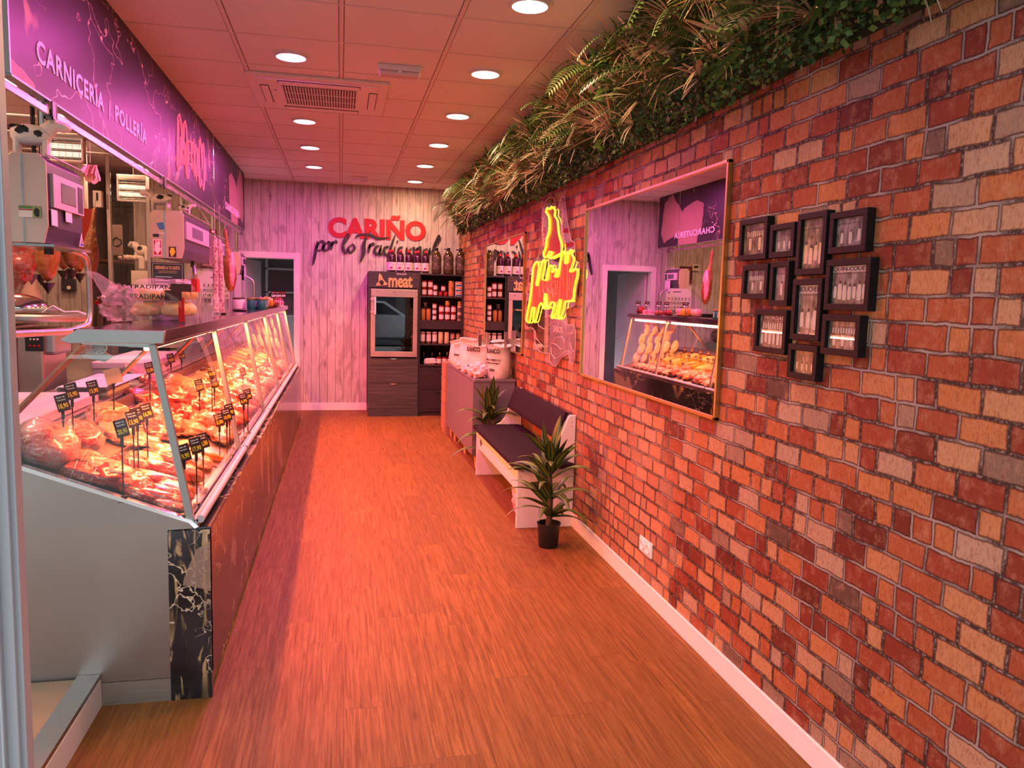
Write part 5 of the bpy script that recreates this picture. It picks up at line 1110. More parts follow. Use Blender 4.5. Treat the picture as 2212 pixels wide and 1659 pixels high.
# the fridge itself
fr = thing('display_fridge', 'built-in fridge with a steel-framed glass door and white bar handle', 'fridge', (.67, 10.3, .77)); fx0, fx1, fz0_, fz1_ = .375, .965, .782, 1.640
q = MB()
for b_ in ((fx0, fx1, .775, .845), (fx0, fx1, 1.54, fz1_), (fx0, fx0+.055, .84, 1.55), (fx1-.055, fx1, .84, 1.55)): q.box(b_[0], b_[1], YC-.025, YC-.001, b_[2], b_[3])
q.build('door_frame', m_steel('fridge_steel', (.48, .44, .42), .4, (1, 1, 1)), fr, bevel=.003)
MB().box(fx0+.05, fx1-.05, YC-.018, YC-.012, .84, 1.55).build('door_glass', m_glass('tinted_door_glass', (.35, .38, .42), .2), fr)
MB().box(fx0+.02, fx1-.02, YC+.28, YC+.295, .80, 1.62).box(fx0+.005, fx0+.02, YC, YC+.29, .8, 1.62).box(fx1-.02, fx1-.005, YC, YC+.29, .8, 1.62).build('interior', mat('fridge_lining', (.10, .10, .11), .4), fr)
for z in (1.02, 1.28): MB().box(fx0+.02, fx1-.02, YC+.03, YC+.27, z, z+.008).build('rack', STEEL, fr)
MB().box(fx0+.02, fx1-.02, YC+.03, YC+.27, .86, .90).build('salt_tray', mat('salt_block', (.62, .62, .52), .6), fr)
MB().box(fx0+.042, fx0+.062, YC-.065, YC-.045, 1.315, 1.535).build('handle', WHITE, fr, bevel=.004)
for z in (1.345, 1.505): MB().box(fx0-.006, fx0+.055, YC-.05, YC-.02, z-.014, z+.014).build('handle_bracket', mat('pinkish_bracket', (.7, .35, .36), .4), fr, bevel=.003)
q = MB(); text(q, 'DRY AGER', (.60, YC-.026, 1.565), (1, 0, 0), (0, 0, 1), .135, .012, .001, .0, 1.2); q.lathe([(.012, 0), (.0005, -.002)], (.667, YC-.026, 1.60), 12, ax=1)
for x in (.455, .885): q.lathe([(.010, 0), (.0005, -.004)], (x, YC-.026, 1.605), 12, ax=1)
q.build('badge', mat('badge_grey', (.22, .20, .20), .4), fr)
for k, (x, z, d_) in enumerate(((.52, 1.155, (.20, .16, .22)), (.78, 1.16, (.22, .16, .20)), (.66, 1.40, (.30, .16, .18)))):
    o = MB().blob((x, YC+.15, z), d_, 60+k, .2, 2, 20, 14).build('aged_beef', DEEP, loc=(x, YC+.15, z-d_[2]/2), smooth=2); tag(o, ['dark aged beef joint on the lower left of the fridge', 'dark aged beef joint on the lower right of the fridge', 'large aged beef joint on the upper fridge rack'][k], 'meat')
# open shelf unit
su = thing('shelf_unit', 'black shelf unit with jars on four shelves in the corner by the brick wall', 'shelf', (1.28, 10.3, 0)); sx0, sx1 = .988, 1.545
BK = mat('black_shelf_board', (.028, .020, .024), .5)
zs = [1.832, 1.548, 1.232, .930, .652]
MB().box(sx0, sx0+.018, YC+.02, YB-.001, 0, 1.85).box(sx1, sx1+.025, YC+.02, YB-.001, 0, 1.85).box(sx0, sx1, YB-.02, YB-.001, 0, 1.85).build('frame', BK, su)
for z in zs: MB().box(sx0+.018, sx1, YC+.025, YB-.02, z, z+.020).build('shelf_board', BK, su)
MB().box(sx0+.018, sx1, YC+.03, YC+.045, 1.14, 1.232).build('valance', BK, su)
MB().box(sx0, sx1, YC+.05, YC+.06, 0, .05).build('plinth', BK, su)
for z0, z1 in ((.055, .345), (.350, .640)):
    d_ = MB().box(sx0+.005, sx1, YC+.022, YC+.04, z0, z1).box(sx0+.05, sx1-.05, YC+.018, YC+.022, z0+.04, z1-.05).build('drawer', mat('black_drawer', (.022, .016, .018), .45), su, bevel=.003)
    MB().box(1.20, 1.36, YC+.005, YC+.018, z1-.035, z1-.025).build('handle', BPR, d_)
# jars
def jar(key, r, h, body, label, lid, lh=.014, lab=True, tall=.6):
    def mk():
        o = MB().lathe([(r*.9, 0), (r, .004), (r, h-lh-.008), (r*.88, h-lh)], n=18).build(key, body, smooth=True)
        MB().lathe([(r*.95, h-lh), (r*.97, h-lh+.002), (r*.97, h-.001), (r*.93, h), (.0005, h)], n=18).build('lid', lid, o, smooth=True)
        if lab: MB().add([((r+.0006)*math.cos(a), (r+.0006)*math.sin(a), z) for z in (h*.18, h*.18+h*tall) for a in [-PI/2-1.1+2.2*i/10 for i in range(11)]], [(i, i+1, i+12, i+11) for i in range(10)]).build('paper_label', label, o, smooth=True)
        return o
    return mk
RJ = mat('tomato_preserve', (.30, .02, .015), .15, coat=.8); OJ = mat('orange_preserve', (.48, .20, .06), .2, coat=.8); BJ = mat('brown_preserve', (.20, .10, .05), .2, coat=.8); YJ = mat('golden_preserve', (.50, .26, .05), .2, coat=.8)
AJ = m_meat('asparagus_jar', (.50, .40, .22), (.70, .60, .40), 30, (.4, .6)); RL = mat('dark_red_lid', (.20, .015, .02), .35); LB = mat('cream_label', (.74, .66, .64), .6); DL = mat('dark_print_label', (.10, .05, .05), .5); WL = mat('white_metal_lid', (.70, .62, .60), .3)
YJR = YC+.11
def sj(px, n, key, zi, spec, lbl, grp, z_extra=0, r=None):
    """n jars stacked at pixel column px on shelf zi"""
    x = AY(780+px/4.146, 620, YJR).x
    for i in range(n):
        o = put(key, jar(*spec), (x, YJR+.0*i, zs[zi]+.0205+z_extra+i*spec[2]), lbl if n == 1 else lbl+(', lower of its stack' if i == 0 else (', upper of its stack' if i == n-1 else ', middle of its stack')), grp); o['category'] = 'jar'
sp_r = ('preserve_jar', .034, .098, RJ, LB, RL); sp_b = ('squat_jar', .029, .074, BJ, LB, RL, .012); sp_o = ('amber_jar', .037, .100, OJ, DL, mat('gold_lid'), .016, False); sp_y = ('tall_amber_jar', .030, .155, OJ, LB, mat('dark_lid'), .014, False)
sp_s = ('small_red_jar', .027, .062, RJ, LB, RL, .012, False); sp_g = ('gold_lid_jar', .031, .058, YJ, LB, mat('gold_lid'), .018, False); sp_v = ('vegetable_jar', .033, .150, BJ, LB, WL, .016); sp_a = ('asparagus_jar', .033, .150, AJ, LB, WL, .014, False); sp_k = ('glass_spice_jar', .031, .140, mat('nut_filling', (.42, .22, .14), .5), DL, mat('dark_lid'), .014, True, .3); sp_w = ('pale_jar', .033, .096, AJ, DL, WL)
sp_d = ('dark_small_jar', .032, .072, mat('black_preserve', (.02, .015, .015), .2, coat=.6), LB, mat('dark_lid'), .012, False)
G1, G2, G3, G4 = 'jars on the top shelf', 'jars on the second shelf', 'jars on the third shelf', 'jars on the lowest open shelf'
sj(565, 2, 'r', 1, sp_r, 'red preserve jar at the left end of the top shelf', G1); sj(620, 2, 'r', 1, sp_r, 'red preserve jar with cream label, second column on the top shelf', G1)
sj(665, 2, 'b', 1, sp_b, 'squat brown jar in the third column of the top shelf', G1); sj(714, 1, 's', 1, sp_s, 'small red jar in the middle of the top shelf', G1); sj(758, 1, 's', 1, sp_s, 'small red jar right of the middle on the top shelf', G1); sj(736, 1, 'b', 1, sp_b, 'squat jar standing on the two small red jars', G1, .063)
sj(806, 2, 'o', 1, sp_o, 'wide amber jar beside the stacked boxes on the top shelf', G1)
sj(560, 1, 'y', 2, sp_y, 'tall amber jar at the left end of the second shelf', G2); sj(607, 1, 'y', 2, sp_y, 'tall amber jar second from the left on the second shelf', G2); sj(578, 1, 'd', 2, sp_d, 'dark jar balanced on the two tall amber jars', G2, .156)
sj(660, 3, 'b', 2, sp_b, 'squat brown jar in the three-high stack on the second shelf', G2)
sj(722, 2, 'r', 2, sp_r, 'red jar left of the gold-lidded stack, second shelf', G2); sj(776, 2, 'r', 2, sp_r, 'red preserve jar below the gold-lidded jar on the second shelf', G2); sj(776, 1, 'g', 2, sp_g, 'golden jar on top of the middle stack of the second shelf', G2, .197); sj(830, 2, 'r', 2, sp_r, 'red jar right of the gold-lidded stack, second shelf', G2)
sj(886, 2, 'w', 2, sp_w, 'pale jar at the right end of the second shelf', G2); sj(886, 1, 'g', 2, sp_g, 'golden jar on top of the rightmost stack', G2, .193)
for k, px in enumerate((558, 612, 665)): sj(px, 1, 'v', 3, sp_v, f'tall vegetable jar with white lid, {ordn[k] if k else "first"} from the left on the third shelf', G3)
sj(720, 1, 'a', 3, sp_a, 'asparagus jar beside the three vegetable jars', G3); sj(775, 1, 'a', 3, sp_a, 'asparagus jar in the middle of the third shelf', G3); sj(828, 1, 'k', 3, sp_k, 'brown nut jar second from the right on the third shelf', G3); sj(878, 1, 'k', 3, sp_k, 'brown nut jar at the right end of the third shelf', G3)
for k, px in enumerate((708, 758, 806)): sj(px, 1, 'r', 4, sp_r, f'red jar with dark lid, {["left", "middle", "right"][k]} of three on the lowest open shelf', G4)
def wine():
    return MB().lathe([(.036, 0), (.037, .004), (.037, .13), (.030, .16), (.014, .19), (.014, .225), (.016, .226), (.016, .24), (.0005, .24)], n=18).build('wine_bottle', mat('dark_bottle_glass', (.012, .012, .010), .08, coat=.8), smooth=True)
for k, px in enumerate((560, 635, 706, 775)):
    x = AY(780+px/4.146, 760, YB-.12).x; o = put('wine', wine, (x, YB-.12, zs[4]+.0205), f'dark bottle at the back of the lowest open shelf, {ordn[k]if k else "first"} from the left', 'dark bottles on the lowest open shelf'); o['category'] = 'bottle'
x = AY(930, 785, YC+.1).x; o = MB().blob((x, YC+.11, zs[4]+.0205+.04), (.17, .12, .085), 12, .2, 3, 26, 16, .9, sq=.7).build('cloth_bag', mat('white_cloth', (.74, .66, .66), .9), loc=(x, YC+.11, zs[4]+.0205), smooth=True); tag(o, 'small white cloth bag lying on the lowest open shelf', 'bag')
x = AY(780+878/4.146, 620, YJR).x
for k in range(3):
    z = zs[1]+.0205+k*.064; o = MB().box(x-.05, x+.05, YJR-.04, YJR+.06, z, z+.0635, 0).box(x-.045, x+.045, YJR-.0408, YJR-.04, z+.004, z+.026, 1).box(x-.045, x-.015, YJR-.0408, YJR-.04, z+.044, z+.060, 2).blob((x+.015, YJR-.0405, z+.044), (.05, .001, .022), k, .4, 3, 12, 8, k=2).build('tin_box', [mat('cream_carton', (.72, .66, .60), .5), mat('blue_carton', (.03, .16, .26), .5), mat('orange_carton', (.62, .12, .04), .5)], loc=(x, YJR, z)); tag(o, f'cream and blue carton with a red fish print, {["bottom", "middle", "top"][k]} of three on the top shelf', 'box', 'cartons on the top shelf')
# bottles on top
ZT = 1.8585
def jug():
    b = MB().lathe([(.030, 0), (.040, .006), (.041, .10), (.0405, .15), (.034, .19), (.016, .215), (.0155, .222)], n=20).build('red_capped_bottle', mat('dark_wine_plastic', (.035, .006, .018), .1, coat=.9), smooth=True)
    MB().lathe([(.018, .214), (.0185, .232), (.017, .235), (.0005, .235)], n=16).build('red_cap', mat('red_cap', (.62, .015, .02), .35), b, smooth=True)
    MB().add([(.0416*math.cos(a), .0416*math.sin(a), z) for z in (.02, .105) for a in [-PI/2-1.25+2.5*i/10 for i in range(11)]], [(i, i+1, i+12, i+11) for i in range(10)]).build('paper_label', mat('pink_white_label', (.80, .70, .72), .5), b, smooth=True)
    q = MB().blob((-.01, -.0425, .045), (.03, .001, .02), 2, .5, 3, 10, 8); text(q, 'Vinagre', (-.022, -.0422, .078), (1, 0, 0), (0, 0, 1), .044, .008, .0005, .01); q.build('label_print', mat('wine_print', (.30, .03, .10), .5), b); return b
for k, px in enumerate((278, 352, 428, 508, 578)):
    x = AY(780+px/4.146, 580, YC+.09).x; o = put('jug', jug, (x, YC+.09, ZT), f'red-capped dark bottle, {ordn[k]} from the left of the front five on the cabinet', 'red-capped bottles on the cabinet', scale=1.2); o['category'] = 'bottle'
for k, px in enumerate((262, 490)):
    x = AY(780+px/4.146, 580, YC+.19).x; o = put('jug', jug, (x, YC+.20, ZT), ['red-capped dark bottle half hidden behind the leftmost front bottle', 'red-capped dark bottle hidden behind the fourth front bottle'][k], 'red-capped bottles on the cabinet', scale=1.2); o['category'] = 'bottle'
def oil():
    b = MB().lathe([(.046, 0), (.058, .008), (.060, .06), (.057, .11), (.060, .16), (.055, .20), (.038, .238), (.018, .255), (.018, .262)], n=22).build('oil_bottle', mat('olive_oil_plastic', (.045, .026, .008), .1, coat=.9), smooth=True)
    MB().lathe([(.019, .258), (.0195, .282), (.0005, .284)], n=16).tube([(.0, .0, .255), (-.045, 0, .27), (-.052, 0, .262)], .006, 6).build('cap', BLACK, b, smooth=True)
    MB().add([((.0605)*math.cos(a), (.0605)*math.sin(a), z) for z in (.05, .19) for a in [-PI/2-.95+1.9*i/10 for i in range(11)]], [(i, i+1, i+12, i+11) for i in range(10)]).build('print_label', m_meat('oil_label', (.045, .03, .02), (.35, .28, .20), 26, (.55, .65), .4), b, smooth=True); return b
for k, (px, lb) in enumerate(((675, 'dark oil bottle with an upright pink label, left of the two large oil bottles'), (782, 'large olive oil bottle, second from the brick wall on the shelf unit'), (890, 'large olive oil bottle nearest the brick wall'))):
    x = AY(780+px/4.146, 570, YC+.10).x; o = put('oil', oil, (x, YC+.10, 1.8525), lb, 'large oil bottles on the shelf unit', scale=(1.12, 1.12, 1.18) if k == 0 else (1.16, 1.16, 1.2)); o['category'] = 'bottle'

# ================================================================ sideboard with sacks
sbd = thing('sideboard', 'plum-grey sideboard with wooden feet along the brick wall', 'sideboard', (1.37, 7.7, 0)); SBM = mat('plum_grey_lacquer', (.16, .13, .16), .45)
MB().box(1.185, 1.56, 6.86, 8.62, .115, .80).build('body', SBM, sbd, bevel=.003); MB().box(1.175, 1.562, 6.85, 8.63, .80, .822).build('top', SBM, sbd, bevel=.003)
for y0, y1 in ((6.865, 7.37), (7.375, 7.99), (7.995, 8.615)): MB().box(1.172, 1.185, y0, y1, .125, .795).build('door', SBM, sbd, bevel=.002)
for y in (6.92, 7.55, 8.25, 8.55):
    MB().lathe([(.016, .0), (.022, .115)], (1.225, y, 0), 12).build('foot', m_wood('pale_foot_wood', (.45, .22, .12), (.60, .33, .18)), sbd, smooth=True)
dwr = thing('wooden_drawer_unit', 'narrow reddish wooden drawer unit between the sideboard and the dark shelf', 'drawers', (1.37, 8.82, 0)); RW = m_wood('reddish_wood', (.32, .15, .10), (.42, .22, .15))
MB().box(1.165, 1.56, 8.66, 8.98, 0, .815).build('carcass', RW, dwr)
for i in range(5): MB().box(1.155, 1.165, 8.665, 8.975, .03+i*.157, .178+i*.157).build('drawer', RW, dwr, bevel=.002)
SACK = mat('woven_sack', (.72, .62, .58), .9); N = NB(SACK); N.bump(N.noise(N.scale(N.obj(), (30, 30, 110)), 3, 3), .5, .004); N.col(N.mix(N.sstep(N.noise(N.obj(), 9, 3), .3, .7), (.76, .68, .64), (.62, .52, .48)))
def sack(x, y, r, h, label, fill, seed, z0=.823, txt=None, lean=0):
    t = thing('legume_sack', label, 'sack', (x, y, z0), 'open sacks on the sideboard')
    n = 28; vs = []; prof = [(0, .90), (.08, 1.0), (.3, 1.06), (.55, 1.03), (.78, 1.0), (.92, .96), (.97, 1.04), (1.0, 1.08), (.985, 1.02), (.93, .93), (.86, .90)]
    for u, s_ in prof:
        for j in range(n):
            a_ = 2*PI*j/n; w__ = 1+.05*noise.noise(Vector((math.cos(a_)*2+seed, math.sin(a_)*2, u*3)))+.03*math.sin(u*34+3*math.sin(a_*2+seed))*(u < .9)
            vs.append((x+r*s_*w__*math.cos(a_)+lean*u*h, y+r*s_*w__*math.sin(a_), z0+u*h+.012*math.sin(2*a_+seed)*u))
    fs = [(i*n+j, i*n+(j+1) % n, (i+1)*n+(j+1) % n, (i+1)*n+j) for i in range(len(prof)-1) for j in range(n)]+[tuple(range(n))[::-1]]
    MB().add(vs, fs).build('sack_cloth', SACK, t, smooth=True)
    MB().blob((x+lean*h, y, z0+h*.86), (r*1.86, r*1.86, .05), seed, .1, 6, 22, 10).build('contents', fill, t, smooth=True)
    if txt:
        q = MB(); 
        for i, (s_, cp, zz, wf) in enumerate(txt):
            vs0, fs0, xa, xb = text_data(s_, .03, .5, 1); W_ = r*wf
            for_v = []
            for v in vs0:
                u = (v.x-xa)/(xb-xa)-.5; a_ = -2.35+u*W_/r; for_v.append((x+(r*1.075+.004+v.z*.002)*math.cos(a_)+lean*zz*h, y+(r*1.075+.004+v.z*.002)*math.sin(a_), z0+zz*h+v.y*cp/.69))
            q.add(for_v, fs0, 0)
        q.build('print', BPR, t)
    return t
BEAN = mat('white_beans', (.75, .68, .55), .5); LENT = mat('brown_lentils', (.35, .20, .10), .6)
sack(1.43, 7.00, .105, .30, 'tallest cream sack with black print, nearest the bench', BEAN, 1, txt=[('BLANCO', .04, .78, 1.3), ('NIETO E HIJOS, S.L.', .018, .55, 1.5), ('Alubias de Aragon', .014, .46, 1.2), ('Gile', .022, .24, .5)])
sack(1.30, 7.26, .12, .29, 'cream sack with a black arched print, second from the bench', BEAN, 2.2, txt=[('BLANCO', .04, .80, 1.2), ('alubia pinta', .018, .3, .9)])
sack(1.33, 7.72, .15, .32, 'highest open sack in the middle of the sideboard', LENT, 3.1); sack(1.29, 8.10, .12, .25, 'crumpled sack with small blue print in the middle row', BEAN, 4.4, txt=[('HERMANOS', .02, .5, 1.0)]); sack(1.33, 8.45, .15, .26, 'open cream sack at the far end of the sideboard', LENT, 5.2); sack(1.46, 7.55, .09, .27, 'narrow sack against the mirror', BEAN, 6.5)
for k, (x, y, d_, lb) in enumerate(((1.24, 7.05, (.16, .24, .13), 'clear bag of orange snacks at the front edge of the sideboard, nearest the bench'), (1.23, 7.45, (.14, .22, .11), 'pink-lit clear bag in front of the middle sack'), (1.23, 7.85, (.13, .22, .10), 'crumpled clear bag hanging over the sideboard edge'))):
    o = MB().blob((x, y, .823+d_[2]*.45), d_, 80+k, .4, 3.5, 28, 18, .9).build('snack_bag', m_film('snack_bag_film', (1, .75, .80), .55), loc=(x, y, .823), smooth=True); tag(o, lb, 'bag', 'clear bags on the sideboard')
    MB().blob((x, y, .823+d_[2]*.25), (d_[0]*.75, d_[1]*.75, d_[2]*.4), 90+k, .4, 5, 18, 10).build('contents', mat('orange_snacks', (.62, .20, .06), .6), o)
for k, (x, y, z, h_, lb) in enumerate(((1.36, 7.20, 1.08, .15, 'pink price paper stuck in the second sack'), (1.48, 6.95, 1.10, .15, 'narrow pink paper strip stuck in the nearest sack'), (1.42, 7.62, 1.08, .14, 'white paper strip in the narrow sack'), (1.38, 7.8, 1.10, .13, 'pale paper strip in the highest sack'), (1.31, 7.34, 1.06, .14, 'dark printed picture card in the second sack'))):
    o = MB().box(x-.001, x+.001, y-.028, y+.028, z, z+h_); M_ = Matrix.Translation((x, y, z)) @ Matrix.Rotation(-.7, 4, 'Z') @ Matrix.Translation((-x, -y, -z)); o.v = [tuple(M_ @ Vector(v)) for v in o.v]
    tag(o.build('price_slip', mat('pink_slip', (.70, .45, .50), .6) if k < 4 else DL, loc=(x, y, z)), lb, 'paper slip')

# ================================================================ bench
be = thing('bench', 'white wooden bench with dark padded seat and backrest along the brick wall', 'bench', (1.37, 5.8, 0))
BW = mat('bench_white', (.76, .74, .72), .4)
def side(y0, y1):
    pr = [(1.170, 0), (1.170, .415), (1.182, .438), (1.29, .438), (1.33, .445), (1.38, .47), (1.42, .52), (1.515, .765), (1.53, .777), (1.568, .777), (1.568, 0)]
    o = MB().prism(pr, 1, y0, y1).build('side_panel', BW, be, bevel=.004)
    return o
side(4.995, 5.025); side(6.60, 6.63)
q = MB()
for x, z in ((1.205, .395), (1.235, .41), (1.54, .73), (1.54, .70), (1.19, .36)): q.lathe([(.006, 0), (.0005, -.002)], (x, 4.995, z), 10, ax=1)
q.build('screw_cap', mat('screw_grey', (.45, .43, .42), .4), be)
MB().box(1.192, 1.207, 5.025, 6.60, .235, .40).build('apron', BW, be, bevel=.002); MB().box(1.207, 1.56, 5.025, 6.60, .385, .40).build('seat_board', BW, be)
def cushion(nm, M_, sx_, sy_, sz_):
    n, m = 10, 26; b = MB(); vs = []
    for side_ in (1, -1):
        for i in range(n+1):
            for j in range(m+1):
                u, v = -1+2*i/n, -1+2*j/m; e = (max(0, 1-abs(u)**6)*max(0, 1-abs(v)**14))**.35
                vs.append(M_ @ Vector((u*sx_/2, v*sy_/2, side_*sz_/2*(.45+.55*e)+.0015*noise.noise(Vector((u*2, v*5, side_))))))
    fs = []; q_ = (n+1)*(m+1)
    for s_ in (0, 1):
        for i in range(n):
            for j in range(m):
                a_ = s_*q_+i*(m+1)+j; f = (a_, a_+m+1, a_+m+2, a_+1); fs.append(f if s_ == 0 else f[::-1])
    rim = [i*(m+1) for i in range(n+1)]+[n*(m+1)+j for j in range(1, m+1)]+[i*(m+1)+m for i in range(n-1, -1, -1)]+[j for j in range(m-1, 0, -1)]
    for a_, b_ in zip(rim, rim[1:]+rim[:1]): fs.append((a_, b_, b_+q_, a_+q_))
    b.add(vs, fs); return b.build(nm, CLOTHP, be, smooth=True)
cushion('seat_cushion', Matrix.Translation((1.345, 5.77, .435)), .42, 1.66, .065)
cushion('back_cushion', Matrix.Translation((1.475, 5.80, .70)) @ Matrix.Rotation(math.radians(-70), 4, 'Y'), .20, 1.56, .05)
# bag and box under the bench
pb_ = AZ(1090, 1090, .02); o = MB().blob((1.30, 5.35, .12), (.16, .30, .24), 91, .25, 3, 26, 18, .9).build('shopping_bag', m_film('pinkish_bag_film', (1, .62, .60), .6), loc=(1.30, 5.35, 0), smooth=True); tag(o, 'pink plastic bag of goods standing under the bench', 'bag')
MB().box(1.25, 1.35, 5.28, 5.42, .03, .19).build('contents', mat('cream_package', (.75, .48, .38), .6), o, bevel=.01); q = MB().box(1.245, 1.25, 5.30, 5.40, .09, .17, 0).box(1.243, 1.245, 5.31, 5.38, .11, .125, 1); q.build('package_label', [PAPER, mat('blue_print')], o)

# ================================================================ potted dracaenas
LG = [mat('leaf_green_dark', (.028, .060, .016), .38, spec=.5), mat('leaf_green_light', (.17, .22, .035), .4, spec=.5), mat('leaf_green_mid', (.05, .10, .02), .4)]
def leaf(mb, base, az, el, ln, wd, droop, twist=0, n=9):
    """arching strap leaf: seven strips across so that the pale stripes are geometry"""
    d = Vector((math.cos(az)*math.cos(el), math.sin(az)*math.cos(el), math.sin(el))); p = Vector(base); side_ = Vector((-math.sin(az), math.cos(az), 0)); rows_ = []
    side_ = (Matrix.Rotation(twist, 3, d) @ side_)
    for i in range(n+1):
        u = i/n; w_ = wd*max(.02, math.sin(PI*min(1, u*.93+.07)**.75)**.8) ; nrm = side_.cross(d).normalized()
        rows_.append([p+side_*w_*k_+nrm*(abs(k_)*w_*.35) for k_ in (-.5, -.36, -.22, -.08, .08, .22, .36, .5)])
        p = p+d*ln/n; d = (d+Vector((0, 0, -droop/n*(.4+1.4*u)))).normalized()
    vs = [q for r_ in rows_ for q in r_]; m_ = [0, 2, 1, 0, 1, 2, 0]
    st = len(mb.v); mb.v += [tuple(v) for v in vs]
    for i in range(n):
        for j in range(7): a_ = st+i*8+j; mb.f.append((a_, a_+1, a_+9, a_+8)); mb.m.append(m_[j])
def dracaena(x, y, label, seed, H=.80, spread=1.0, pot_y=False):
    t = thing('potted_plant', label, 'plant', (x, y, 0), 'potted artificial dracaenas'); rg = random.Random(seed)
    MB().lathe([(.058, 0), (.062, .004), (.072, .145), (.076, .147), (.076, .155), (.070, .155), (.066, .12), (.0005, .118)], (x, y, 0), 28).build('pot', mat('black_pot', (.012, .012, .013), .45), t, smooth=True)
    MB().lathe([(.066, .118), (.0005, .126)], (x, y, 0), 16).build('soil', mat('potting_soil', (.02, .012, .008), .95), t)
    MB().tube([(x, y, .11), (x+.006, y, .3), (x-.004, y, .5), (x, y, .60)], .014, 10, rr=[.022, .016, .012, .010]).build('stem', mat('cane_stem', (.10, .06, .025), .7), t, smooth=True)
    for lo, hi, cnt_, el0, el1, ln0, ln1, dr in ((.18, .28, 9, .30, .80, .30, .38, 1.6), (.30, .40, 11, .40, .95, .29, .36, 1.7), (.42, .52, 11, .5, 1.05, .27, .34, 1.5), (.54, .61, 10, .8, 1.4, .22, .27, .7)):
        for i in range(cnt_):
            az = 2*PI*i/cnt_+rg.uniform(-.25, .25)+lo*9; z = rg.uniform(lo, hi); ln = rg.uniform(ln0, ln1)*spread
            mx = x+ln*math.cos(az)+.03
            if mx > 1.55: ln *= max(.3, (1.52-x)/(ln*max(.05, math.cos(az))))
            if pot_y and math.sin(az) > .1: ln *= .55
            b_ = MB(); leaf(b_, (x+.01*math.cos(az), y+.01*math.sin(az), z), az, rg.uniform(el0, el1), ln, rg.uniform(.056, .074), rg.uniform(dr*.7, dr*1.2), rg.uniform(-.4, .4))
            LV.append(b_); b_.build('leaf', LG, t, smooth=True)
    return t
LV = []
dracaena(1.289, 4.60, 'green-striped plant in a black pot in front of the near bench end', 5)
dracaena(1.300, 6.745, 'second green-striped plant standing between the bench and the sideboard', 8, pot_y=True, spread=1.1)
# ================================================================ framed photographs
FR = mat('black_brown_frame', (.012, .008, .008), .6, spec=.2)
def photo_mat(name, tone, seed):
    m = mat(name, rough=.3, spec=.5); N = NB(m); p = N.vmath('ADD', N.geo(), (seed, seed*2, seed*3))
    a = N.noise(N.scale(p, (1, 22, 9)), 1.6, 5, .75); b = N.noise(N.scale(p, (1, 60, 30)), 1, 3, .6)
    v = N.math('ADD', N.math('MULTIPLY', a, .75), N.math('MULTIPLY', b, .25)); N.col(N.ramp(v, [(.36, (.03, .025, .022)), (.5, tuple(c*.35 for c in tone)), (.66, tone)])); return m
SEP, GRY = (.55, .42, .26), (.50, .46, .44)
frames = [((2.646, 2.853, 1.726, 1.884), SEP, 'upper-left photo frame with a sepia picture of two butchers in aprons', None, 2),
 ((2.465, 2.624, 1.726, 1.846), GRY, 'small square photo frame second in the top row, white-clad figures', None, 3),
 ((2.282, 2.448, 1.660, 1.868), SEP, 'tall photo frame at the top centre with a market street picture', None, 4),
 ((2.081, 2.265, 1.723, 1.854), GRY, 'upper-right photo frame with aproned people in a shop doorway', None, 3),
 ((2.624, 2.811, 1.576, 1.707), GRY, 'left photo frame in the second row with two dim figures', None, 2),
 ((2.484, 2.606, 1.552, 1.712), GRY, 'narrow upright photo frame in the second row with a counter and a person', None, 1),
 ((2.284, 2.452, 1.437, 1.646), GRY, 'tall central photo frame with a BOUCHERIE shop front', 'BOUCHERI', 3),
 ((2.049, 2.268, 1.543, 1.704), GRY, 'large square photo frame at the right, picture with QUIN-COUET lettering', 'QUIN-COUET', 7),
 ((2.480, 2.696, 1.378, 1.538), GRY, 'lower-left photo frame whose picture reads J. MORGAN above rows of carcasses', 'J. MORGAN', 6),
 ((2.079, 2.269, 1.400, 1.529), GRY, 'lower-right photo frame with three white-aproned people before a shop', None, 3),
 ((2.286, 2.456, 1.303, 1.422), SEP, 'lowest photo frame of the cluster with a faded shop interior', None, 4)]
APR = mat('pale_apron_tone', (.62, .56, .50), .4); DKT = mat('dark_photo_tone', (.05, .042, .04), .4)
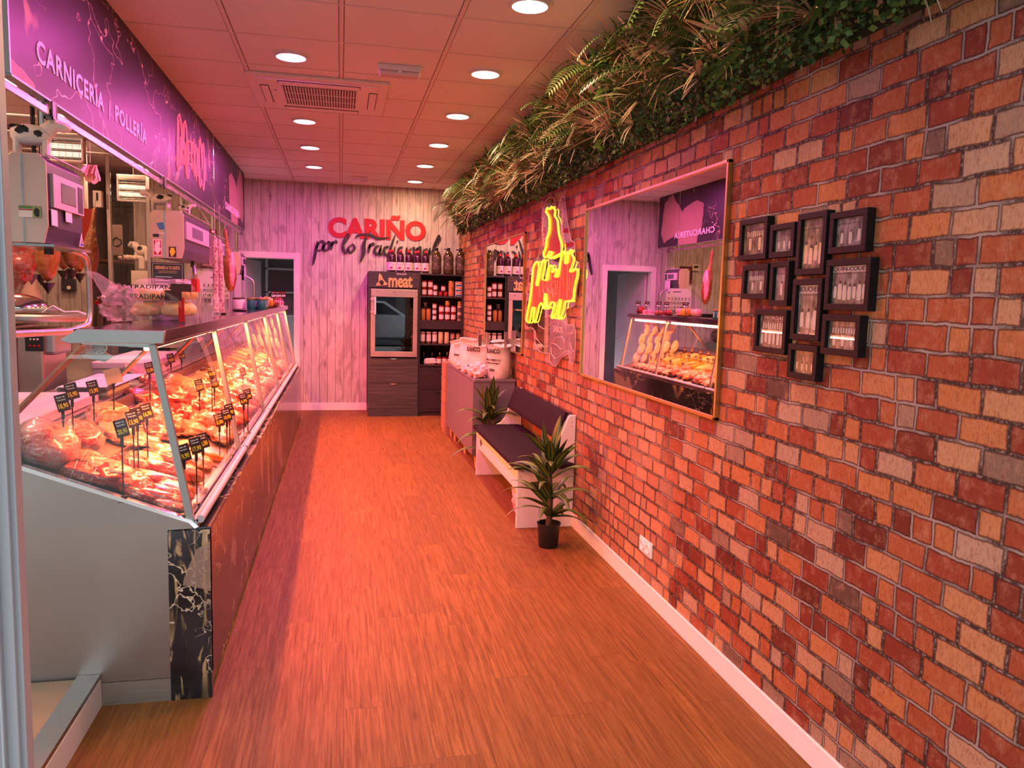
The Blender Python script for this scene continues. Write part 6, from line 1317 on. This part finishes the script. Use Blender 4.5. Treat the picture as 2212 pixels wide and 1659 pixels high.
for k, ((y0, y1, z0, z1), tone, lb, tx, nf) in enumerate(frames):
    t = thing('photo_frame', lb, 'picture frame', (XR, (y0+y1)/2, z0), 'black-framed old butcher photos'); a = .021
    q = MB()
    for b_ in ((y0, y1, z0, z0+a), (y0, y1, z1-a, z1), (y0, y0+a, z0+a, z1-a), (y1-a, y1, z0+a, z1-a)): q.box(XR-.030, XR, *b_)
    q.build('frame', FR, t, bevel=.0015)
    MB().box(XR-.016, XR-.012, y0+a, y1-a, z0+a, z1-a).build('photo', photo_mat(f'old_photo_{k}', tone, k*1.37), t)
    rg = random.Random(k+20); W_ = y1-y0-2*a; H_ = z1-z0-2*a; q = MB(); X_ = XR-.0165
    top = z1-a
    if tx: q.box(X_-.0003, X_+.0005, y0+a, y1-a, top-H_*.16, top, 0 if k != 8 else 1); text(q, tx, (X_-.0008, y1-a-.002, top-H_*.13), (0, -1, 0), (0, 0, 1), W_-.004, H_*.10, .0005, .02, 1, 1 if k != 8 else 0)
    for i in range(nf):
        yy = y0+a+W_*(i+.7)/(nf+.4); hh = H_*rg.uniform(.30, .42); zz = z0+a+H_*rg.uniform(.08, .16); w2 = min(W_*.10, hh*.22)
        q.prism([(yy-w2*.8, zz), (yy+w2*.8, zz), (yy+w2, zz+hh*.5), (yy+w2*.7, zz+hh), (yy-w2*.7, zz+hh), (yy-w2, zz+hh*.45)], 0, X_-.0006, X_+.0005, 0)
        q.lathe([(w2*.55, 0), (.0005, -.0006)], (X_, yy, zz+hh+w2*.6), 10, ax=0, k=1)
    if k in (0, 4, 8, 9):
        for i in range(9): q.box(X_-.0006, X_+.0005, y0+a+W_*(.1+.09*i), y0+a+W_*(.14+.09*i), top-H_*.42, top-H_*rg.uniform(.22, .26), 0)
    q.box(X_-.0003, X_+.0005, y0+a+W_*.05, y1-a-W_*.05, top-H_*.205, top-H_*.19, 1)
    q.build('photo_figures', [APR if tone == GRY else mat('sepia_apron_tone', (.66, .50, .30), .4), DKT], t)
    MB().box(XR-.019, XR-.018, y0+a, y1-a, z0+a, z1-a).build('glass', GLASS, t)

# ================================================================ neon sign on the brick wall
ns = thing('neon_sign', 'yellow neon sign of a tower above dripping letters on a clear acrylic plate', 'neon sign', (XR, 5.7, 1.15))
NX = XR-.045
z5 = lambda x, y, v=NX: AX(1100+x/3.95, 400+y/3.95, v)
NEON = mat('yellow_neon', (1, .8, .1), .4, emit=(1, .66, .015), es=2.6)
tower = [(325, 190), (343, 205), (360, 180), (388, 215), (385, 262), (408, 300), (415, 380), (425, 440), (442, 505), (440, 575), (420, 590), (380, 610), (345, 625), (348, 600), (362, 575), (340, 565), (325, 600), (300, 618), (290, 580), (310, 520), (315, 460), (335, 400), (340, 330), (335, 270), (310, 225)]
word = [(152, 1168), (143, 1135), (160, 1040), (175, 960), (190, 830), (198, 720), (215, 668), (235, 650), (247, 675), (240, 770), (226, 845), (240, 845), (258, 750), (275, 662), (300, 632), (303, 675), (290, 740), (280, 800), (320, 803), (333, 720), (350, 682), (368, 700), (362, 742), (388, 712), (402, 735), (385, 778), (408, 772), (425, 700), (440, 610), (465, 562), (478, 590), (470, 662), (490, 655), (500, 590), (525, 548), (530, 585), (548, 632), (532, 690), (515, 738), (568, 710), (580, 752), (562, 830), (550, 900), (545, 955), (525, 985), (475, 992), (465, 1040), (440, 1118), (412, 1132), (428, 1030), (432, 975), (418, 1000), (400, 1080), (368, 1132), (355, 1118), (378, 1050), (382, 1005), (352, 1000), (335, 1052), (318, 1010), (308, 925), (296, 960), (300, 1048), (283, 1045), (275, 1005), (255, 1020), (240, 1085), (218, 1162), (200, 1158), (207, 1090), (210, 1045), (192, 1050), (182, 1110), (170, 1165)]
def smooth_closed(P, n=3):
    out = []; L_ = len(P)
    for i in range(L_):
        a, b, c, d = P[i-1], P[i], P[(i+1) % L_], P[(i+2) % L_]
        for t in range(n):
            u = t/n; out.append(.5*((2*b)+(-a+c)*u+(2*a-5*b+4*c-d)*u*u+(-a+3*b-3*c+d)*u**3))
    return out
for nm, P in (('neon_tower_and_reflection', tower), ('neon_lettering_and_reflection', word)):
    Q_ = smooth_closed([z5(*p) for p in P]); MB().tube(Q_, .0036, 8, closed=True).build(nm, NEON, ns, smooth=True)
    MB().tube([q+Vector((.004, -.020, -.004)) for q in Q_], .0028, 8, closed=True).build(nm, NEON, ns, smooth=True)  # second glowing tube, added in place of the neon's reflection in the acrylic
# acrylic backing plates with engraved lines
ACR = m_glass('acrylic_plate', (.93, .90, .90), 1.1, .03); ENG = mat('engraved_line', (.75, .45, .42), .4)
PX = XR-.028
outl = [(340, 110), (385, 115), (410, 215), (445, 105), (475, 110), (500, 300), (530, 470), (560, 490), (570, 640), (600, 660), (603, 760), (580, 900), (560, 1030), (490, 1060), (500, 1190), (545, 1185), (570, 1260), (565, 1420), (550, 1525), (520, 1510), (510, 1440), (440, 1480), (400, 1550), (345, 1500), (345, 1440), (260, 1420), (220, 1330), (215, 1240), (190, 1215), (140, 1200), (150, 1000), (180, 700), (240, 620), (280, 560), (290, 400), (280, 280), (310, 150)]
pl = [AX(1100+x/3.95, 400+y/3.95, PX) for x, y in outl]
MB().prism([(p.y, p.z) for p in pl], 0, PX-.002, PX+.002).build('acrylic_plate', ACR, ns)
MB().tube(smooth_closed([p-Vector((.003, 0, 0)) for p in pl], 2), .002, 5, closed=True).build('plate_edge', ENG, ns, smooth=True)
q = MB()
for st in ([(240, 1165), (250, 1200), (300, 1230), (350, 1190), (400, 1145), (450, 1150), (480, 1180), (485, 1230)], [(250, 1330), (290, 1380), (340, 1370), (400, 1300), (450, 1290), (470, 1340), (465, 1390), (440, 1400), (400, 1360), (370, 1350), (355, 1380), (360, 1440), (390, 1480), (420, 1470), (460, 1430), (510, 1410), (530, 1440)], [(490, 1280), (520, 1260), (545, 1270), (530, 1300), (520, 1340), (530, 1400), (548, 1420)], [(220, 1240), (225, 1300), (250, 1330)]):
    q.tube([AX(1100+x/3.95, 400+y/3.95, PX-.003) for x, y in st], .0022, 5)
q.build('ribbon_engraving', ENG, ns, smooth=True); q = MB()
a = AX(1100+380/3.95, 400+1250/3.95, PX); b = AX(1100+465/3.95, 400+1240/3.95, PX)
text(q, 'SABOR', (PX-.003, a.y, a.z+.0), (0, -1, 0), (0, 0, 1), a.y-b.y, .045, .002, 0)
q.build('lettering', ENG, ns); q = MB()
for lx in (290, 455):   # wheat ears either side of the tower
    for i in range(9):
        c = AX(1100+(lx+6*math.sin(i))/3.95, 400+(235+i*37)/3.95, PX-.003); 
        for s_ in (-1, 1): q.tube([c, c+Vector((0, s_*.022, .028)), c+Vector((0, s_*.016, .045))], .004, 5, rr=[.002, .005, .001])
q.build('wheat_engraving', ENG, ns, smooth=True)
def fill(P, nm, m, v): MB().prism([(p.y, p.z) for p in [AX(1100+x/3.95, 400+y/3.95, v) for x, y in P]], 0, v-.0015, v+.0015).build(nm, m, ns)
fill(tower, 'tower_plate', mat('red_acrylic', (.28, .012, .01), .25), PX-.006)
fill(word, 'word_plate', mat('orange_red_acrylic', (.50, .07, .03), .3), PX-.006)
q = MB()
for st in ([(200, 980), (225, 700), (235, 900), (262, 690), (258, 960)], [(292, 900), (290, 840), (310, 830), (308, 880), (292, 885), (300, 930)], [(325, 920), (325, 830), (345, 830), (340, 870), (328, 870), (345, 925)], [(362, 760), (358, 930)], [(388, 820), (364, 870), (380, 960)], [(400, 830), (420, 820), (410, 930), (395, 930), (400, 830)], [(430, 960), (455, 650), (465, 900), (500, 640), (495, 960)], [(515, 900), (520, 780), (545, 780), (535, 920)]):
    q.tube([AX(1100+x/3.95, 400+y/3.95, PX-.009) for x, y in st], .006, 5)
q.build('word_letters', mat('salmon_letter', (.75, .28, .20), .4), ns, smooth=True)
for (x, y) in ((343, 160), (200, 1100), (540, 1100)): c = AX(1100+x/3.95, 400+y/3.95, PX); MB().tube([c, Vector((XR, c.y, c.z))], .006, 8).build('spacer', CHROME, ns)

# ================================================================ artificial greenery along the top of the brick wall
gr = thing('plant_wall', 'long strip of artificial greenery along the top of the brick wall', 'greenery', (XR, 5.5, 2.35))
GY0, GY1, GZ0, GZ1 = 1.2, 9.75, 2.36, HC
MB().box(XR-.03, XR-.001, GY0, GY1, GZ0+.02, GZ1).build('backing_mat', mat('dark_green_mat', (.012, .025, .010), .9), gr)
def gcol(name, c, r=.5):
    m = mat(name, c, r, spec=.35); N = NB(m); N.col(N.mix(N.sstep(N.noise(N.geo(), 3, 3), .3, .7), tuple(q*.6 for q in c), tuple(min(1, q*1.35) for q in c))); return m
G_ = [gcol('box_leaf_dark', (.040, .090, .020)), gcol('box_leaf_mid', (.085, .17, .035)), gcol('box_leaf_brown', (.16, .11, .04))]
rg = random.Random(77)
def surf(y, z):
    """depth of the hedge surface from the wall"""
    u = (z-GZ0)/(GZ1-GZ0); return (.10+.13*math.sin(PI*min(1, u*.75+.12))+.05*noise.noise(Vector((y*1.6, z*3, 0)))+.04*noise.noise(Vector((y*6, z*7, 3))))
b = MB()
for i in range(42000):
    y = GY0+(GY1-GY0)*rg.random()**1.25; z = rg.uniform(GZ0-.03, GZ1-.01); z += .03*noise.noise(Vector((y*3, 0, 9)))
    d = surf(y, z)*rg.uniform(.55, 1.0); p = Vector((XR-.01-d, y, z)); s = rg.uniform(.015, .030)
    a = Vector((rg.uniform(-1, .3), rg.uniform(-1, 1), rg.uniform(-.9, .7))).normalized(); c = a.cross(Vector((rg.uniform(-1, 1), rg.uniform(-1, 1), rg.uniform(-1, 1)))).normalized()
    if p.z+a.z*s > HC-.004: a.z = -abs(a.z)
    n_ = len(b.v); b.v += [tuple(p), tuple(p+a*s*.5+c*s*.38), tuple(p+a*s), tuple(p+a*s*.5-c*s*.38)]; b.f.append((n_, n_+1, n_+2, n_+3)); b.m.append(0 if rg.random() < .5 else (1 if rg.random() < .8 else 2))
o = b.build('box_foliage', G_, gr); o['kind'] = 'stuff'
def fern():
    t = MB(); P = []; d = Vector((-.75, 0, .45)); p = Vector((0, 0, 0))
    for i in range(22): P.append(p.copy()); p += d.normalized()*.017; d.z -= .085; 
    t.tube(P, .0016, 4)
    for i, p in enumerate(P[2:]):
        l_ = .060*math.sin(PI*(i+1)/21)**.6+.008; dr = (P[min(i+3, 21)]-P[i+1]).normalized()
        for s in (-1, 1):
            e = p+Vector((0, s*l_, -.012))+dr*.012; t.add([p, p+dr*.007+Vector((0, s*l_*.5, -.004)), e, p-dr*.005+Vector((0, s*l_*.5, -.006))], [(0, 1, 2, 3)])
    return t.build('fern_frond', gcol('fern_green', (.045, .10, .022)), gr)
def tuft(seed, n, ln, col, wd, nm, drop=.09, fan=1.0):
    def mk():
        r2 = random.Random(seed); t = MB()
        for i in range(n):
            az = r2.uniform(-1.4, 1.4)*fan+PI; el = r2.uniform(-.5, .9); d = Vector((math.cos(az)*math.cos(el), math.sin(az)*math.cos(el), math.sin(el))); p = Vector((0, 0, 0)); L_ = ln*r2.uniform(.6, 1.1); sd = d.cross(Vector((0, 0, 1))).normalized()
            pts = []
            for j in range(7): pts.append(p.copy()); p += d*L_/6; d.z -= drop*.55*(1+j*.3); d.normalize()
            vs = []; 
            for j, q_ in enumerate(pts): w_ = wd*(math.sin(PI*(j+.6)/7)**.7); vs += [q_-sd*w_, q_+sd*w_]
            t.add(vs, [(2*j, 2*j+1, 2*j+3, 2*j+2) for j in range(6)])
        return t.build(nm, col, gr)
    return mk
STRAW = gcol('straw_grass', (.36, .26, .14)); PALE = gcol('pale_grass', (.52, .44, .27)); REDB = gcol('rust_grass', (.17, .065, .025)); GRN = gcol('green_blade', (.07, .14, .028)); LILY = gcol('pale_lily_leaf', (.52, .40, .27))
def place(nm, mk, n, zr, seed, dz=0):
    r2 = random.Random(seed); src = None
    for i in range(n):
        y = GY0+.15+(GY1-GY0-.3)*((i+r2.uniform(.1, .9))/n)**1.35; z = r2.uniform(*zr); x = XR-.012-surf(y, z)*.9
        o = mk() if src is None else src.copy()
        if src is None: src = o; o0 = OFF[o.name]; o.data.transform(Matrix.Translation(o0))
        else: C.objects.link(o)
        o.location = Vector((x, y, z))-Vector(gr.location); o.rotation_euler = (r2.uniform(-.5, .5), r2.uniform(-.3, .3), r2.uniform(-.5, .5)); s = r2.uniform(.7, 1.15); o.scale = (s, s, s)
place('fern', fern, 80, (2.42, 2.84), 1)
place('tuft', tuft(1, 30, .27, STRAW, .0034, 'straw_tuft', .07), 34, (2.44, 2.80), 2); place('tuft', tuft(2, 30, .28, PALE, .0036, 'pale_tuft', .10), 36, (2.40, 2.74), 3); place('tuft', tuft(3, 26, .25, REDB, .0034, 'rust_tuft', .07), 26, (2.44, 2.82), 4)
place('tuft', tuft(4, 24, .22, GRN, .0065, 'green_tuft', .08), 46, (2.42, 2.84), 5); place('lily', tuft(5, 9, .15, LILY, .013, 'lily_rosette', .05), 36, (2.44, 2.82), 6); place('broad', tuft(6, 8, .15, gcol('broad_leaf', (.07, .13, .025)), .016, 'broad_leaf', .12), 44, (2.40, 2.80), 7)

# ================================================================ the street behind the camera, mirrored in the fridge door and the case glass
struct(MB().box(-9, 9, -4.5, .2, -.12, -.02).build('ground_pavement', mat('pavement', (.30, .29, .27), .8)))
struct(MB().box(-14, 14, -14, -4.5, -.2, -.12).build('ground_road', mat('asphalt', (.07, .07, .075), .85)))
f_ = thing('street_building', 'pale building across the street, behind the viewer', 'building', (0, -15, -.1))
MB().box(-14, 14, -15.3, -15, -.1, 6.5).build('facade', mat('facade_plaster', (.16, .15, .14), .8), f_)
for i in range(8):
    for z in (.9, 3.9): MB().box(-12+3.2*i, -10.4+3.2*i, -15, -14.96, z, z+1.5).build('window', mat('dark_window', (.03, .04, .05), .1), f_)
cr_ = thing('parked_car', 'silver hatchback parked across the street, behind the viewer', 'car', (1.2, -6.2, -.12))
MB().prism([(-1.0, .15), (3.2, .15), (3.25, .62), (2.9, .80), (2.1, .92), (1.4, 1.38), (-.3, 1.42), (-.9, 1.0), (-1.05, .7)], 1, -7.0, -5.4).build('body', mat('silver_paint', (.50, .52, .55), .25, .6), cr_, bevel=.08)
MB().prism([(1.9, .95), (1.35, 1.32), (-.25, 1.36), (-.7, 1.0)], 1, -5.40, -5.38).build('side_window', mat('dark_window'), cr_)
for x in (-.2, 2.4): MB().lathe([(.30, 0), (.32, .02), (.32, .2), (.30, .22)], (x, -5.60, .20), 20, ax=1).build('wheel', BLACK, cr_)
